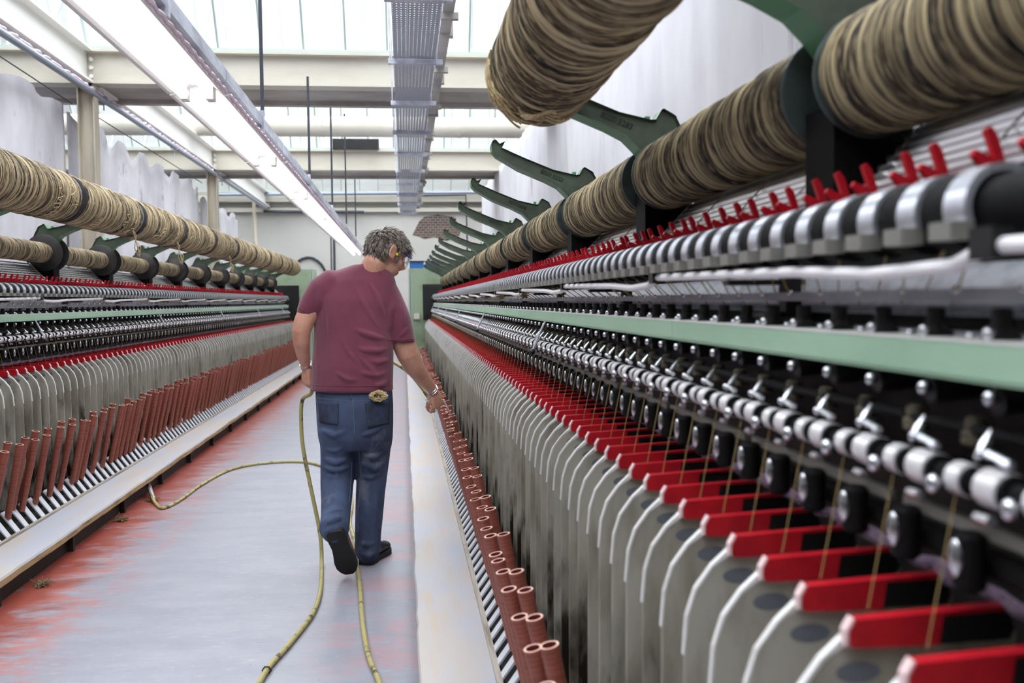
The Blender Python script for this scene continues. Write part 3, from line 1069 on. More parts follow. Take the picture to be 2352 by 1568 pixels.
# ------------------------------------------------------------------ foot boards
for s, lab in ((1, 'worn wooden foot board along the right machine, right of the man'), (-1, 'worn wooden foot board with chipped edge along the left machine')):
    t = empty('foot_board', (A + s * 1.05, 10, 0)); tag(t, lab, 'board')
    X = lambda u: A + s * u
    b = B()
    ny = 220
    vs, fs = [], []
    for i in range(ny + 1):
        y = -1 + 21.6 * i / ny
        e = .922 + .012 * mnoise.noise(Vector((y * 2.2, s, 0))) + .006 * mnoise.noise(Vector((y * 9, s, 2)))
        vs += [(X(e + .004), y, .098), (X(e), y, .130), (X(e + .006), y, .140), (X(1.166), y, .140), (X(1.166), y, .098)]
    for i in range(ny):
        for j in range(5):
            fs.append((i * 5 + j, i * 5 + (j + 1) % 5, i * 5 + 5 + (j + 1) % 5, i * 5 + 5 + j))
    fs += [(0, 1, 2, 3, 4), tuple(ny * 5 + k for k in (4, 3, 2, 1, 0))]
    b.add(vs, fs)
    me = b.mesh('board', [K['plank'], K['plankedge']])
    for p in me.polygons:
        if abs(p.normal.z) < .5 and abs(p.normal.x) > .5:
            p.material_index = 1
    put('board', me, t)
    b = B(); y = -1
    while y < 20.6:
        b.box(min(X(1.166), X(1.186)), max(X(1.166), X(1.186)), y, min(y + 1.895, 20.6), .10, .152)
        y += 1.9
    put('batten', b.mesh('batten', [K['batten']]), t)
    for k in range(22):
        y = -.4 + .98 * k
        b = B(); b.box(min(X(.945), X(.985)), max(X(.945), X(.985)), y, y + .03, 0, .1); put('leg', b.mesh('leg', [K['casing']]), t)
# tufts of lint caught under the left board
for k, (px, py) in enumerate(((280, 1196), (350, 1150), (98, 1346))):
    p = floor_at(px, py)
    b = B()
    rr = random.Random(k)
    for j in range(22):
        q = [Vector((rr.gauss(0, .02), rr.gauss(0, .03), abs(rr.gauss(0, .012)) + .003)) for _ in range(4)]
        b.tube(q, .0022, 4)
    tag(put('lint_tuft', b.mesh('lint_tuft', [K['tuft']], recalc=False), None, p), ['brown lint tuft on floor under left board, right of the nearest post', 'brown lint tuft on floor by the hose coupling',
        'brown lint tuft at foot of the nearest board post'][k], 'lint')

# ------------------------------------------------------------------ twine packages


def twine_mesh(L, r, amp, wraps, seed, m, n=48, flange=None, fmat=None, bulge=.02):
    bb = B()
    vs, fs = [], []
    nr = wraps * 4
    rr = random.Random(seed)
    wr = [rr.uniform(-1, 1) for _ in range(wraps + 2)]
    for i in range(nr + 1):
        t = i / nr
        w = t * wraps
        k = int(w)
        prof = math.sin(math.pi * (w - k))
        for q in range(n):
            a = 2 * math.pi * q / n
            ca, sa = math.cos(a), math.sin(a)
            nz = mnoise.noise(Vector((ca * 1.2, sa * 1.2, k * .63 + seed)))
            low = mnoise.noise(Vector((ca * .7, sa * .7, t * 5 + seed * 3)))
            rad = r + amp * (prof * .9 + wr[k] * .55 + nz * .9) + bulge * r * low
            y = -L / 2 + L * t + amp * .7 * nz
            vs.append((rad * ca, y, rad * sa))
    for i in range(nr):
        for q in range(n):
            fs.append((i * n + q, i * n + (q + 1) % n, (i + 1) * n + (q + 1) % n, (i + 1) * n + q))
    fs.append(tuple(range(n - 1, -1, -1)))
    fs.append(tuple(range(nr * n, (nr + 1) * n)))
    bb.add(vs, fs)
    return bb.mesh('windings', [m], True, 60)


def disc_mesh(r, m, hub=.03):
    b = B()
    b.lathe([(-.007, r - .004), (-.004, r), (.004, r), (.007, r - .004)], (0, 0, 0), 'y', 48)
    b.lathe([(-.02, hub), (.02, hub)], (0, 0, 0), 'y', 16)
    return b.mesh('flange', [m], True, 40)


def loop_mesh(pts, r=.0025):
    b = B(); b.tube(pts, r, 6)
    return b.mesh('loose_end', [K['loose']], True)


UU, HU, RU = 1.332, EYE + .707, .162
UL, HL = 1.7155, EYE + .385
# upper packages, left machine
ml_var = [twine_mesh(1.37, RU - .006, .006, 96, sd, K['twine']) for sd in (1, 2, 3)]
fl_g = disc_mesh(RU - .004, K['flangeg'])
fl_b = disc_mesh(RU - .004, K['flangeb'])  # on upper packages the dark disc paints in the shaded near end
gaps = [5.11 + 1.48 * k for k in range(12)]
for k in range(11):
    y0, y1 = gaps[k], gaps[k + 1]
    if y0 > 19.0:
        break
    if y1 > 19.9:
        y1 = 19.9
    yc = (y0 + y1) / 2
    lab = ['twine package cut off by the left edge, nearest on the left upper row', 'second twine package from the near end of the left upper row',
           'third twine package of the left upper row, before the near column'][k] if k < 3 else ORD[k] + ' twine package from the near end of the left upper row'
    t = empty('twine_package', (A - UU, yc, HU))
    tag(t, lab, 'twine package', 'twine packages on the upper row of the left machine')
    o = put('windings', ml_var[k % 3], t, (A - UU, yc, HU))
    o.scale = (1, (y1 - y0 - .13) / 1.37, 1)
    for y, m in ((y0 + .055, fl_b), (y1 - .055, fl_g if k < 4 else fl_b)):
        put('flange', m, t, (A - UU, y, HU))
    if k in (1, 2, 4):
        x, z = A - UU + .10, HU - .13
        yy = yc + (.55 if k != 4 else .3)
        q = [(x, yy, z + .03), (x + .03, yy + .01, z - .03), (x + .01, yy + .03, z - .13), (x + .03, yy + .05, z - .19), (x + .05, yy + .02, z - .16), (x + .03, yy + .0, z - .08), (x + .06, yy + .02, z - .12), (x + .04, yy + .06, z - .20), (x + .02, yy + .03, z - .06), (x + .0, yy + .01, z + .02)]
        put('loose_end', loop_mesh(q, .004), t)
    rr = random.Random(k * 5)
    for j in range(3):
        a0 = rr.uniform(-.6, .5)
        yb = yc + rr.uniform(-.55, .5)
        q = []
        for i in range(14):
            a = a0 - i * .07
            q.append((A - UU + (RU + .006) * math.cos(a), yb + .012 * i * rr.uniform(-.5, 1), HU + (RU + .006) * math.sin(a)))
        put('loose_end', loop_mesh(q, .003), t)
# upper package, right machine
y0, y1 = 1.70, 3.12
for k, (y0, y1, lab) in enumerate(((1.74, 3.06, 'big twine package hanging at top centre right with frayed end'),)):
    yc = (y0 + y1) / 2
    t = empty('twine_package', (A + UU, yc, HU))
    tag(t, lab, 'twine package', 'twine packages on the upper row of the right machine')
    me = twine_mesh(y1 - y0 - .03, RU - .008, .009, 62, 21 + k, K['twine'], 96, bulge=.03)
    put('windings', me, t, (A + UU, yc + (.012 if k == 0 else -.01), HU))
    put('flange', fl_g, t, (A + UU, y0 + .01 if k == 0 else y1 - .012, HU))
    if k == 0:
        rr = random.Random(3)
        for j in range(16):
            a0 = math.radians(168 + rr.uniform(-8, 14))
            q = []
            yb = 2.94 + rr.uniform(-.06, .07)
            n = rr.randint(12, 20)
            cu = rr.uniform(-.08, .02)
            for i in range(n):
                a = a0 + i * .085
                rad = RU + .010 + .010 * math.sin(i * .5 + j) * (i / n)
                q.append((A + UU + rad * math.cos(a), yb + cu * (i / n) ** 2 + .010 * math.sin(i * .7 + j * 2), HU + rad * math.sin(a)))
            put('loose_end', loop_mesh(q, .0036), t)
        for j in range(5):
            a0 = math.radians(236 + j * 5)
            q = []
            for i in range(12):
                a = a0 + i * .05
                q.append((A + UU + (RU + .012 + .012 * math.sin(i * .6)) * math.cos(a), 2.80 + .05 * j * .4 + .018 * math.sin(i * .55 + j) - i * .006, HU + (RU + .014 + .010 * math.sin(i * .4 + j)) * math.sin(a)))
            put('loose_end', loop_mesh(q, .0038), t)
# lower rows
lowR = [twine_mesh(BP - .17, .102, .0045, 74, 40 + i, K['twined'], 64) for i in range(3)]
lowL = [twine_mesh(BP - .17, .070, .003, 90, 50 + i, K['twine'], 40) for i in range(2)]
fl_r = disc_mesh(.110, K['flange'])
fl_l = disc_mesh(.134, K['flangeb'])
for k, y in enumerate([BR[0] - BP] + BR[:-1]):
    yc = y + BP / 2
    t = empty('twine_roll', (A + UL, yc, HL))
    lab = ['dark twine roll cut off by the top right corner', 'large twine roll between the two nearest green arms, right side',
           'third twine roll from the near end of the right lower row'][k] if k < 3 else ORD[k] + ' twine roll from the near end of the right lower row'
    tag(t, lab, 'twine roll', 'twine rolls on the lower row of the right machine')
    put('windings', lowR[k % 3], t, (A + UL, yc, HL))
    for yy in (y + .066, y + BP - .078):
        put('flange', fl_r, t, (A + UL, yy, HL))
for k, y in enumerate([BL[0] - BP] + BL[:-1]):
    yc = y + BP / 2
    t = empty('twine_roll', (A - UL, yc, HL))
    lab = ORD[k] + ' twine roll from the near end of the left lower row'
    tag(t, lab, 'twine roll', 'twine rolls on the lower row of the left machine')
    put('windings', lowL[k % 2], t, (A - UL, yc, HL))
    for yy in (y + .070, y + BP - .070):
        put('flange', fl_l, t, (A - UL, yy, HL))
for s, side in ((1, 'right'), (-1, 'left')):
    pass

# ------------------------------------------------------------------ bobbin tubes leaning against the separators


def tube_part(idx):
    b = B()
    n = 20
    L = .415
    prof = [(0, .0165), (L - .03, .0195), (L - .012, .0203), (L, .0203)]
    if idx == 0:
        vs, fs = [], []
        for d, r in prof:
            for k in range(n):
                a = 2 * math.pi * k / n
                vs.append((r * math.cos(a), r * math.sin(a), d))
        for i in range(len(prof) - 1):
            for k in range(n):
                fs.append((i * n + k, i * n + (k + 1) % n, (i + 1) * n + (k + 1) % n, (i + 1) * n + k))
        o = len(vs)
        for d, r in ((L, .0158), (L - .16, .0145)):
            for k in range(n):
                a = 2 * math.pi * k / n
                vs.append((r * math.cos(a), r * math.sin(a), d))
        b.add(vs, fs)
        b.cur = 1
        base = len(prof) - 1
        b.f += [((base * n + k), (base * n + (k + 1) % n), o + (k + 1) % n, o + k) for k in range(n)]
        b.mi += [1] * n
        b.f += [(o + k, o + (k + 1) % n, o + n + (k + 1) % n, o + n + k) for k in range(n)]
        b.mi += [2] * n
        b.f += [tuple(o + n + k for k in range(n)), tuple(range(n - 1, -1, -1))]
        b.mi += [2, 0]
    return b.mesh('bobbin_tube', [K['tube'], K['tuber'], K['tubei']], True, 50, recalc=True)


tube_me = tube_part(0)


def tube_row(s, y0, n, side):
    rr = random.Random(11 + s)
    y = y0
    for k in range(n):
        back = (k % 2 == 1) if rr.random() < .7 else False
        bu = 1.236 + (.026 if back else 0) + rr.uniform(-.003, .003)
        tu = 1.150 + (.032 if back else 0) + rr.uniform(-.008, .008)
        ty = y + rr.uniform(-.014, .012) - .008
        p0 = Vector((A + s * bu, y, .222 + (.022 if back else 0)))
        p1 = Vector((A + s * tu, ty, .62))
        d = (p1 - p0).normalized()
        o = put('bobbin_tube', tube_me, None, p0)
        o.rotation_euler = d.to_track_quat('Z', 'Y').to_euler()
        sc_ = rr.uniform(.975, 1.03)
        o.scale = (1, 1, sc_)
        tag(o, 'ridged brown bobbin tube leaning in the long row on the %s machine' % side, 'bobbin tube', 'brown bobbin tubes leaning on the %s machine' % side)
        y += rr.choice((.07, .09, .10, .12))
    return y


tube_row(1, 1.28, 144, 'right')
tube_row(-1, 4.75, 154, 'left')

# ------------------------------------------------------------------ the man


def fuse(b, voxel, iters, name):
    me = bpy.data.meshes.new('tmp')
    me.from_pydata([tuple(v) for v in b.v], [], b.f)
    bm = bmesh.new(); bm.from_mesh(me)
    bmesh.ops.recalc_face_normals(bm, faces=bm.faces)
    bm.to_mesh(me); bm.free()
    o = bpy.data.objects.new('tmp', me); COL.objects.link(o)
    m = o.modifiers.new('r', 'REMESH'); m.mode = 'VOXEL'; m.voxel_size = voxel
    if iters:
        m = o.modifiers.new('s', 'SMOOTH'); m.factor = .5; m.iterations = iters
    bpy.context.view_layer.update()
    res = bpy.data.meshes.new_from_object(o.evaluated_get(bpy.context.evaluated_depsgraph_get()))
    bpy.data.objects.remove(o)
    bpy.data.meshes.remove(me)
    res.name = name
    res.shade_smooth()
    return res


def bvh_of(me):
    return BVHTree.FromPolygons([v.co for v in me.vertices], [p.vertices for p in me.polygons])


EYEP = Vector((0, 0, EYE))


def hit(bvh, px, py):
    d = (at(px, py, 5.0) - EYEP).normalized()
    return bvh.ray_cast(EYEP, d)


def b_from(me):
    b = B(); b.v = [tuple(v.co) for v in me.vertices]; b.f = [tuple(p.vertices) for p in me.polygons]; b.mi = [0] * len(b.f)
    return b


def folds(me, lines, r, sink, voxel, iters, name):
    bvh = bvh_of(me)
    b = b_from(me)
    for ln, k in lines:
        q = []
        for i in range(len(ln) - 1):
            for t in range(6):
                x = ln[i][0] + (ln[i + 1][0] - ln[i][0]) * t / 6
                y = ln[i][1] + (ln[i + 1][1] - ln[i][1]) * t / 6
                h = hit(bvh, x, y)
                if h[0] is not None:
                    q.append(h[0] - h[1].normalized() * sink * (h[1].normalized().dot((h[0] - EYEP).normalized()) < 0 and 1 or -1))
        if len(q) > 3:
            n = len(q)
            b.tube(q, [max(.003, r * k * math.sin(math.pi * (i + .6) / n)) for i in range(n)], 8)
    return fuse(b, voxel, iters, name)


def chain(b, pts, n=18):
    """pts: (px, py, Y, half width px, depth factor) -> smooth limb with round section"""
    rs = []
    P3 = [at(p[0], p[1], p[2]) for p in pts]
    for i, p in enumerate(pts):
        t = (P3[min(i + 1, len(P3) - 1)] - P3[max(i - 1, 0)]).normalized()
        d = (P3[i] - EYEP).normalized()
        a = t.cross(d).normalized()
        e = a.cross(t).normalized()
        r = p[3] * p[2] / FPX
        rs.append((P3[i], a * r, e * r * p[4]))
    first, last = rs[0], rs[-1]
    t0 = (P3[0] - P3[1]).normalized(); t1 = (P3[-1] - P3[-2]).normalized()
    r0, r1 = first[1].length, last[1].length
    rs = [(first[0] + t0 * r0 * .75, first[1] * .55, first[2] * .55)] + rs + [(last[0] + t1 * r1 * .75, last[1] * .55, last[2] * .55)]
    b.rings(rs, n)


def torso(b, rows, n=32):
    rs = []
    for py, xl, xr, Y, dep in rows:
        c = at((xl + xr) / 2, py, Y)
        rs.append((c, RC * ((xr - xl) / 2 * Y / FPX), Vector((0, dep, 0))))
    b.rings(rs, n)


def hand(b, wrist, d, n, t, lens=1.0, curl=(55, 75, 45), thumb=True):
    d, n = d.normalized(), n.normalized()
    n = (n - d * n.dot(d)).normalized()
    t = (t - d * t.dot(d)); t = (t - n * t.dot(n)).normalized()
    L1 = (.042, .047, .043, .034); L2 = (.026, .030, .027, .021); L3 = (.020, .022, .021, .018)
    for j in range(4):
        off = .030 - .0205 * j
        kn = wrist + d * (.084 - .004 * abs(j - 1)) + t * off
        b.tube([wrist + t * off * .55 - n * .004 + d * .005, wrist + d * .045 + t * off * .85, kn], [.0155, .0145, .0105], 10)
        p = kn
        ang = 0
        q, rr = [kn], [.0098]
        for L, a, r in zip((L1[j], L2[j], L3[j]), curl, (.0088, .0080, .0066)):
            ang += math.radians(a + j * 3)
            p = p + (d * math.cos(ang) - n * math.sin(ang)) * L * lens
            q.append(p); rr.append(r)
        b.tube(q, rr, 9)
        b.ball(q[-1], .0066)
        b.ball(kn, .0102)
    if thumb:
        b0 = wrist + d * .018 + t * .024 - n * .008
        q = [b0, b0 + d * .030 + t * .020 - n * .010, b0 + d * .056 + t * .018 - n * .028, b0 + d * .070 + t * .006 - n * .046]
        b.tube(q, [.014, .0125, .0098, .0075], 9)
        b.ball(q[-1], .0075)
    b.orb(wrist + d * .045 - n * .004, (d * .045, t * .036, n * .014))


man = empty('person', floor_at(838, 1280))
tag(man, 'man walking away in maroon t-shirt and jeans, looking down, hose in both hands', 'person')

# body: head, neck, torso, arms, hands, legs in one surface
HC = at(889, 577, 5.0)
hf = Vector((.76, .46, -.46)).normalized()
hu = (Vector((.05, .10, 1)) - hf * hf.dot(Vector((.05, .10, 1)))).normalized()
hr = hf.cross(hu).normalized()


def hp(f, r, u):
    return HC + hf * f + hr * r + hu * u


b = B()
b.orb(hp(0, 0, 0), (hf * .098, hr * .078, hu * .098), 22, 14)
b.orb(hp(.035, 0, -.055), (hf * .062, hr * .060, hu * .075), 18, 12)
b.orb(hp(.070, 0, -.112), (hf * .024, hr * .026, hu * .020))
b.orb(hp(.082, 0, .018), (hf * .020, hr * .056, hu * .016))
b.orb(hp(.02, 0, -.092), (hf * .055, hr * .050, hu * .030))
for sgn in (-1, 1):
    b.orb(hp(.058, sgn * .040, -.040), (hf * .030, hr * .026, hu * .028))
    b.orb(hp(-.004, sgn * .084, -.020), ((hf * .020 + hu * .004), (hr * sgn * .010 - hf * .007), hu * .036))
    b.orb(hp(-.012, sgn * .094, -.004), (hf * .014, (hr * sgn * .008 - hf * .007), hu * .020))
    b.tube([hp(-.010 + .021 * math.cos(a) - .004, sgn * (.090 - .010 * math.cos(a)), -.018 + .035 * math.sin(a)) for a in [math.radians(d) for d in range(20, 300, 20)]], .0062, 8)
    b.orb(hp(.000, sgn * .080, -.050), (hf * .009, hr * .006, hu * .011))
b.tube([hp(.092, 0, .012), hp(.108, 0, -.016), hp(.120, 0, -.042)], [.010, .013, .016], 10)
for sgn in (-1, 1):
    b.orb(hp(.108, sgn * .012, -.048), (hf * .012, hr * .009, hu * .009))
b.orb(hp(.094, 0, -.074), (hf * .011, hr * .024, hu * .007))
b.orb(hp(.091, 0, -.087), (hf * .011, hr * .021, hu * .007))
nk = at(848, 632, 4.98)
b.tube([hp(-.03, 0, -.03), hp(-.035, 0, -.085), nk, nk + Vector((-.02, -.01, -.08))], [.062, .062, .070, .085], 18)
torso(b, [(885, 730, 896, 4.95, .12), (820, 728, 896, 4.96, .135), (740, 732, 890, 4.98, .135), (690, 730, 896, 5.0, .125), (655, 742, 900, 5.0, .105), (630, 775, 893, 5.0, .08), (612, 812, 886, 4.99, .06)])
LA = [(748, 668, 4.99, 30, 1), (716, 705, 4.97, 27, 1), (699, 738, 4.955, 23, 1.05), (692, 760, 4.95, 21.5, 1.05), (692, 785, 4.96, 19.5, 1), (696, 812, 4.99, 15.5, 1), (701, 834, 5.02, 12.0, .85), (703, 846, 5.03, 11.5, .8)]
RA = [(888, 690, 4.99, 36, 1), (908, 735, 4.98, 32, 1), (926, 785, 4.98, 27.5, 1), (938, 815, 4.99, 26, 1), (952, 842, 5.02, 23, 1), (970, 866, 5.06, 18, .95), (988, 888, 5.10, 13, .85), (996, 899, 5.12, 11.5, .8)]
chain(b, LA); chain(b, RA)
lw, rw = at(703, 846, 5.03), at(997, 900, 5.12)
hand(b, lw, Vector((.02, .10, -1)), Vector((-.8, -.55, -.1)), Vector((-.3, .9, .1)), curl=(50, 70, 40))
hand(b, rw, Vector((.24, .18, -1)), Vector((.55, -.75, .1)), Vector((-.85, -.35, -.1)), curl=(48, 72, 40))
torso(b, [(885, 732, 893, 4.95, .115), (930, 734, 894, 4.94, .125), (980, 736, 894, 4.94, .125), (1020, 740, 892, 4.95, .12)])
LL = [(774, 990, 4.95, 40, 1.1), (776, 1050, 4.97, 35, 1.1), (775, 1090, 4.97, 32, 1.05), (772, 1130, 4.90, 29, 1.05), (771, 1170, 4.79, 24, 1), (772, 1200, 4.70, 19, 1), (774, 1218, 4.66, 17, 1)]
RL = [(858, 990, 4.95, 40, 1.1), (856, 1050, 4.97, 34, 1.1), (854, 1095, 5.0, 30, 1.05), (850, 1150, 5.0, 28, 1.05), (846, 1210, 5.0, 23, 1), (844, 1262, 5.0, 18, 1)]
chain(b, LL); chain(b, RL)
body = put('body', fuse(b, .0048, 3, 'body'), man)
body.data.materials.append(K['skin'])

# t-shirt
b = B()
torso(b, [(897, 713, 903, 4.95, .150), (880, 715, 902, 4.95, .152), (840, 717, 903, 4.955, .156), (800, 720, 903, 4.965, .155), (760, 722, 900, 4.975, .152), (720, 722, 899, 4.985, .148), (690, 722, 905, 4.99, .140),
          (665, 724, 910, 5.0, .130), (645, 736, 908, 5.0, .115), (628, 757, 902, 5.0, .095), (615, 790, 893, 4.995, .078), (607, 815, 884, 4.99, .068)])
chain(b, [(770, 655, 5.0, 40, 1), (738, 672, 4.985, 36, 1), (718, 697, 4.97, 30, 1), (706, 714, 4.96, 24.5, 1.1), (702, 721, 4.96, 22.5, 1.1)])
torso(b, [(640, 842, 900, 5.0, .07), (660, 850, 914, 5.0, .088), (685, 860, 926, 4.995, .092), (710, 868, 937, 4.985, .090), (735, 876, 945, 4.98, .086), (765, 884, 951, 4.98, .082), (786, 888, 955, 4.98, .080)], 24)
b.tube([at(835, 601, 4.935), at(850, 604, 4.93), at(868, 614, 4.935), at(882, 628, 4.96)], .008, 8)
me = fuse(b, .0072, 5, 'shirt')
me = folds(me, [([(889, 778), (862, 774), (832, 764), (800, 748)], 1.1), ([(896, 798), (868, 806), (836, 804), (812, 796)], 1.0), ([(898, 824), (868, 832), (838, 826)], .9), ([(757, 640), (752, 690), (757, 760), (765, 800)], .7),
                ([(734, 664), (733, 700), (727, 730)], 1.0), ([(908, 684), (898, 712), (893, 750), (892, 772)], 1.1), ([(726, 780), (728, 830), (737, 884)], .7), ([(900, 850), (868, 862), (838, 858), (818, 850)], .9),
                ([(838, 636), (862, 672), (880, 720), (886, 750)], .8), ([(812, 640), (830, 690), (860, 740), (885, 765)], .7), ([(765, 852), (800, 872), (835, 874)], .8), ([(740, 640), (745, 700), (742, 780)], .6),
                ([(820, 815), (850, 846), (880, 880)], .8), ([(910, 780), (930, 762), (940, 740)], .6), ([(775, 760), (800, 810), (840, 850)], .6), ([(893, 872), (875, 884), (850, 886)], .9), ([(930, 700), (925, 735), (930, 765)], .6)], .018, .0035, .0062, 3, 't_shirt')
me.materials.append(K['shirt'])
shirt = put('t_shirt', me, man)
sb = bvh_of(me)


def strip_on(bvh, line, w, lift, r=None):
    q = []
    for i in range(len(line) - 1):
        for t in range(8):
            x = line[i][0] + (line[i + 1][0] - line[i][0]) * t / 8
            y = line[i][1] + (line[i + 1][1] - line[i][1]) * t / 8
            h = hit(bvh, x, y)
            if h[0] is not None:
                q.append(h[0] + (EYEP - h[0]).normalized() * lift)
    return q


b = B()
for ln in ([(715, 884), (760, 886), (815, 887), (870, 886), (900, 885)], [(686, 706), (702, 715), (719, 727)], [(889, 781), (920, 780), (953, 778)], [(834, 607), (852, 611), (868, 622), (878, 634)]):
    q = strip_on(sb, ln, 1, .0002)
    if len(q) > 3:
        b.tube(q, .0022, 5)
put('hem_stitching', b.mesh('hem_stitching', [K['shirt']], True), shirt)

# jeans
b = B()
torso(b, [(880, 726, 898, 4.95, .128), (900, 725, 901, 4.95, .130), (930, 726, 903, 4.94, .138), (970, 728, 903, 4.94, .138), (1005, 731, 902, 4.945, .132), (1030, 738, 898, 4.95, .11)])
LJ = [(776, 985, 4.95, 46, 1.15), (778, 1020, 4.955, 42, 1.15), (777, 1050, 4.96, 40, 1.12), (776, 1080, 4.965, 39.5, 1.1), (774, 1110, 4.94, 37.5, 1.05), (773, 1150, 4.85, 35, 1.05), (771, 1185, 4.75, 33.5, 1), (769, 1206, 4.69, 34, 1.05), (767, 1216, 4.66, 34.5, 1.05)]
RJ = [(857, 985, 4.95, 45, 1.15), (857, 1020, 4.955, 41, 1.15), (857, 1050, 4.965, 38, 1.12), (855, 1085, 4.99, 35, 1.1), (851, 1130, 5.0, 33.5, 1.1), (848, 1180, 5.0, 32, 1.1), (845, 1230, 4.995, 30, 1.15), (844, 1268, 4.99, 30, 1.2)]
chain(b, LJ, 22); chain(b, RJ, 22)
me = fuse(b, .0075, 4, 'jeans')
me = folds(me, [([(740, 1052), (772, 1062), (812, 1050)], 1.1), ([(738, 1072), (776, 1080), (813, 1068)], 1.2), ([(742, 1092), (770, 1096), (800, 1088)], .8), ([(823, 1040), (858, 1050), (895, 1032)], 1.0), ([(826, 1062), (858, 1074), (889, 1058)], 1.1),
                ([(824, 1094), (852, 1096), (884, 1084)], .9), ([(732, 984), (768, 1000), (808, 984)], 1.0), ([(824, 1002), (858, 992), (898, 968)], .9), ([(740, 1030), (770, 1036), (806, 1020)], .7),
                ([(746, 1206), (768, 1192), (798, 1184)], 1.1), ([(742, 1180), (770, 1172), (802, 1166)], .7), ([(760, 1110), (764, 1140), (760, 1165)], .7), ([(822, 1246), (846, 1252), (868, 1244)], .9), ([(826, 1270), (846, 1276), (866, 1266)], .9), ([(866, 1120), (864, 1160), (866, 1200)], .6)],
           .018, .0035, .0062, 2, 'jeans')
me.materials.append(K['jeans'])
jeans = put('jeans', me, man)
jb = bvh_of(me)


def patch(name, quad, m, parent, bvh, lift=.0035, n=10):
    """cloth patch that lies on the surface under a four cornered outline"""
    b = B()
    vs, fs = [], []
    (ax, ay), (bx, by), (cx, cy), (dx, dy) = quad
    ok = True
    for i in range(n + 1):
        for j in range(n + 1):
            u, v = i / n, j / n
            x = (ax * (1 - u) + bx * u) * (1 - v) + (dx * (1 - u) + cx * u) * v
            y = (ay * (1 - u) + by * u) * (1 - v) + (dy * (1 - u) + cy * u) * v
            h = hit(bvh, x, y)
            if h[0] is None:
                ok = False
                h = (at(x, y, 4.85),)
            vs.append(h[0] + (EYEP - h[0]).normalized() * lift)
    for i in range(n):
        for j in range(n):
            fs.append((i * (n + 1) + j, (i + 1) * (n + 1) + j, (i + 1) * (n + 1) + j + 1, i * (n + 1) + j + 1))
    b.add(vs, fs)
    o = put(name, b.mesh(name, [m], True), parent)
    md = o.modifiers.new('cloth', 'SOLIDIFY'); md.thickness = .003
    return o


patch('pocket', [(731, 922), (778, 926), (776, 976), (735, 970)], K['pocket'], jeans, jb)
patch('pocket', [(838, 926), (894, 920), (893, 972), (845, 982)], K['pocket'], jeans, jb)
b = B()
for ln in ([(727, 914), (770, 918), (806, 922), (850, 920), (899, 914)], [(806, 898), (811, 930), (813, 960), (814, 1000)], [(727, 898), (800, 902), (898, 898)], [(824, 1030), (828, 1090), (824, 1160), (822, 1230)], [(808, 1060), (806, 1110), (802, 1160)]):
    q = strip_on(jb, ln, 1, .0006)
    if len(q) > 3:
        b.tube(q, .0016, 5)
put('seam', b.mesh('seam', [K['stitch']], True), jeans)
b = B()
q = [hit(jb, 806, y)[0] for y in (893, 900, 908, 916)]
b.tube([p + (EYEP - p).normalized() * .004 for p in q if p is not None], .006, 6)
put('belt_loop', b.mesh('belt_loop', [K['jeans']], True), jeans)

# shoes


def shoe(H, T, up, w, mats, name):
    t = (T - H); L = t.length; t.normalize()
    up = (up - t * up.dot(t)).normalized()
    sd = t.cross(up).normalized()
    b = B()
    rs = []
    for k, ww, hh in ((-.01, .4, .05), (.0, .72, .07), (.12, .86, .088), (.3, .84, .098), (.5, .9, .085), (.7, 1.02, .062), (.86, .94, .052), (.96, .66, .042), (1.0, .35, .034)):
        c = H + t * (L * k) + up * (hh * .5 + .006)
        rs.append((c, sd * w * ww * .95, up * hh * .5))
    b.rings(rs, 20)
    up_me = fuse(b, .006, 4, name)
    up_me.materials.append(mats[0])
    o = put(name, up_me, man)
    b = B()
    out = [(-.02, .45), (.0, .66), (.06, .84), (.2, .88), (.38, .80), (.52, .88), (.7, 1.04), (.84, 1.0), (.94, .74), (1.0, .36)]
    poly = [H + t * (L * k) + sd * w * ww for k, ww in out] + [H + t * (L * k) - sd * w * ww for k, ww in reversed(out)]
    n = len(poly)
    vs = [p - up * .012 for p in poly] + [p + up * .016 for p in poly]
    b.add(vs, [tuple(range(n)), tuple(range(2 * n - 1, n - 1, -1))] + [(i, (i + 1) % n, (i + 1) % n + n, i + n) for i in range(n)])
    put('sole', b.mesh('sole', [mats[1]]), o)
    return o, t, up, sd, L


lsh = shoe(at(769, 1219, 4.60), at(803, 1314, 4.765), Vector((.0, .8, .55)), .052, (K['shoec'], K['sole']), 'shoe')
p0, p1 = floor_at(838, 1292, .013), floor_at(884, 1262, .013)
rsh = shoe(p0, p0 + (p1 - p0).normalized() * .285, Vector((0, 0, 1)), .050, (K['shoe'], K['sole']), 'shoe')
b = B()
o, t, up, sd, L = rsh
for k in (.5, .58, .66):
    c = p0 + t * (L * k) + up * (.095 - (k - .5) * .16)
    b.tube([c + sd * .03 - up * .01, c + up * .004, c - sd * .03 - up * .01], .0035, 6)
put('laces', b.mesh('laces', [K['steelrod']], True), o)

# hair, spectacles, ear plug, bracelets
b = B()
rr = random.Random(5)


def hairy(f, r, u):
    if f > .30:
        return u > .42 + (f - .3) * .5
    if f > .13:
        return u > .05 or (abs(r) > .7 and u > -.34 and f < .26)
    if f > -.30:
        return u > .16 or (abs(r) < .6 and u > -.6)
    return u > -.60


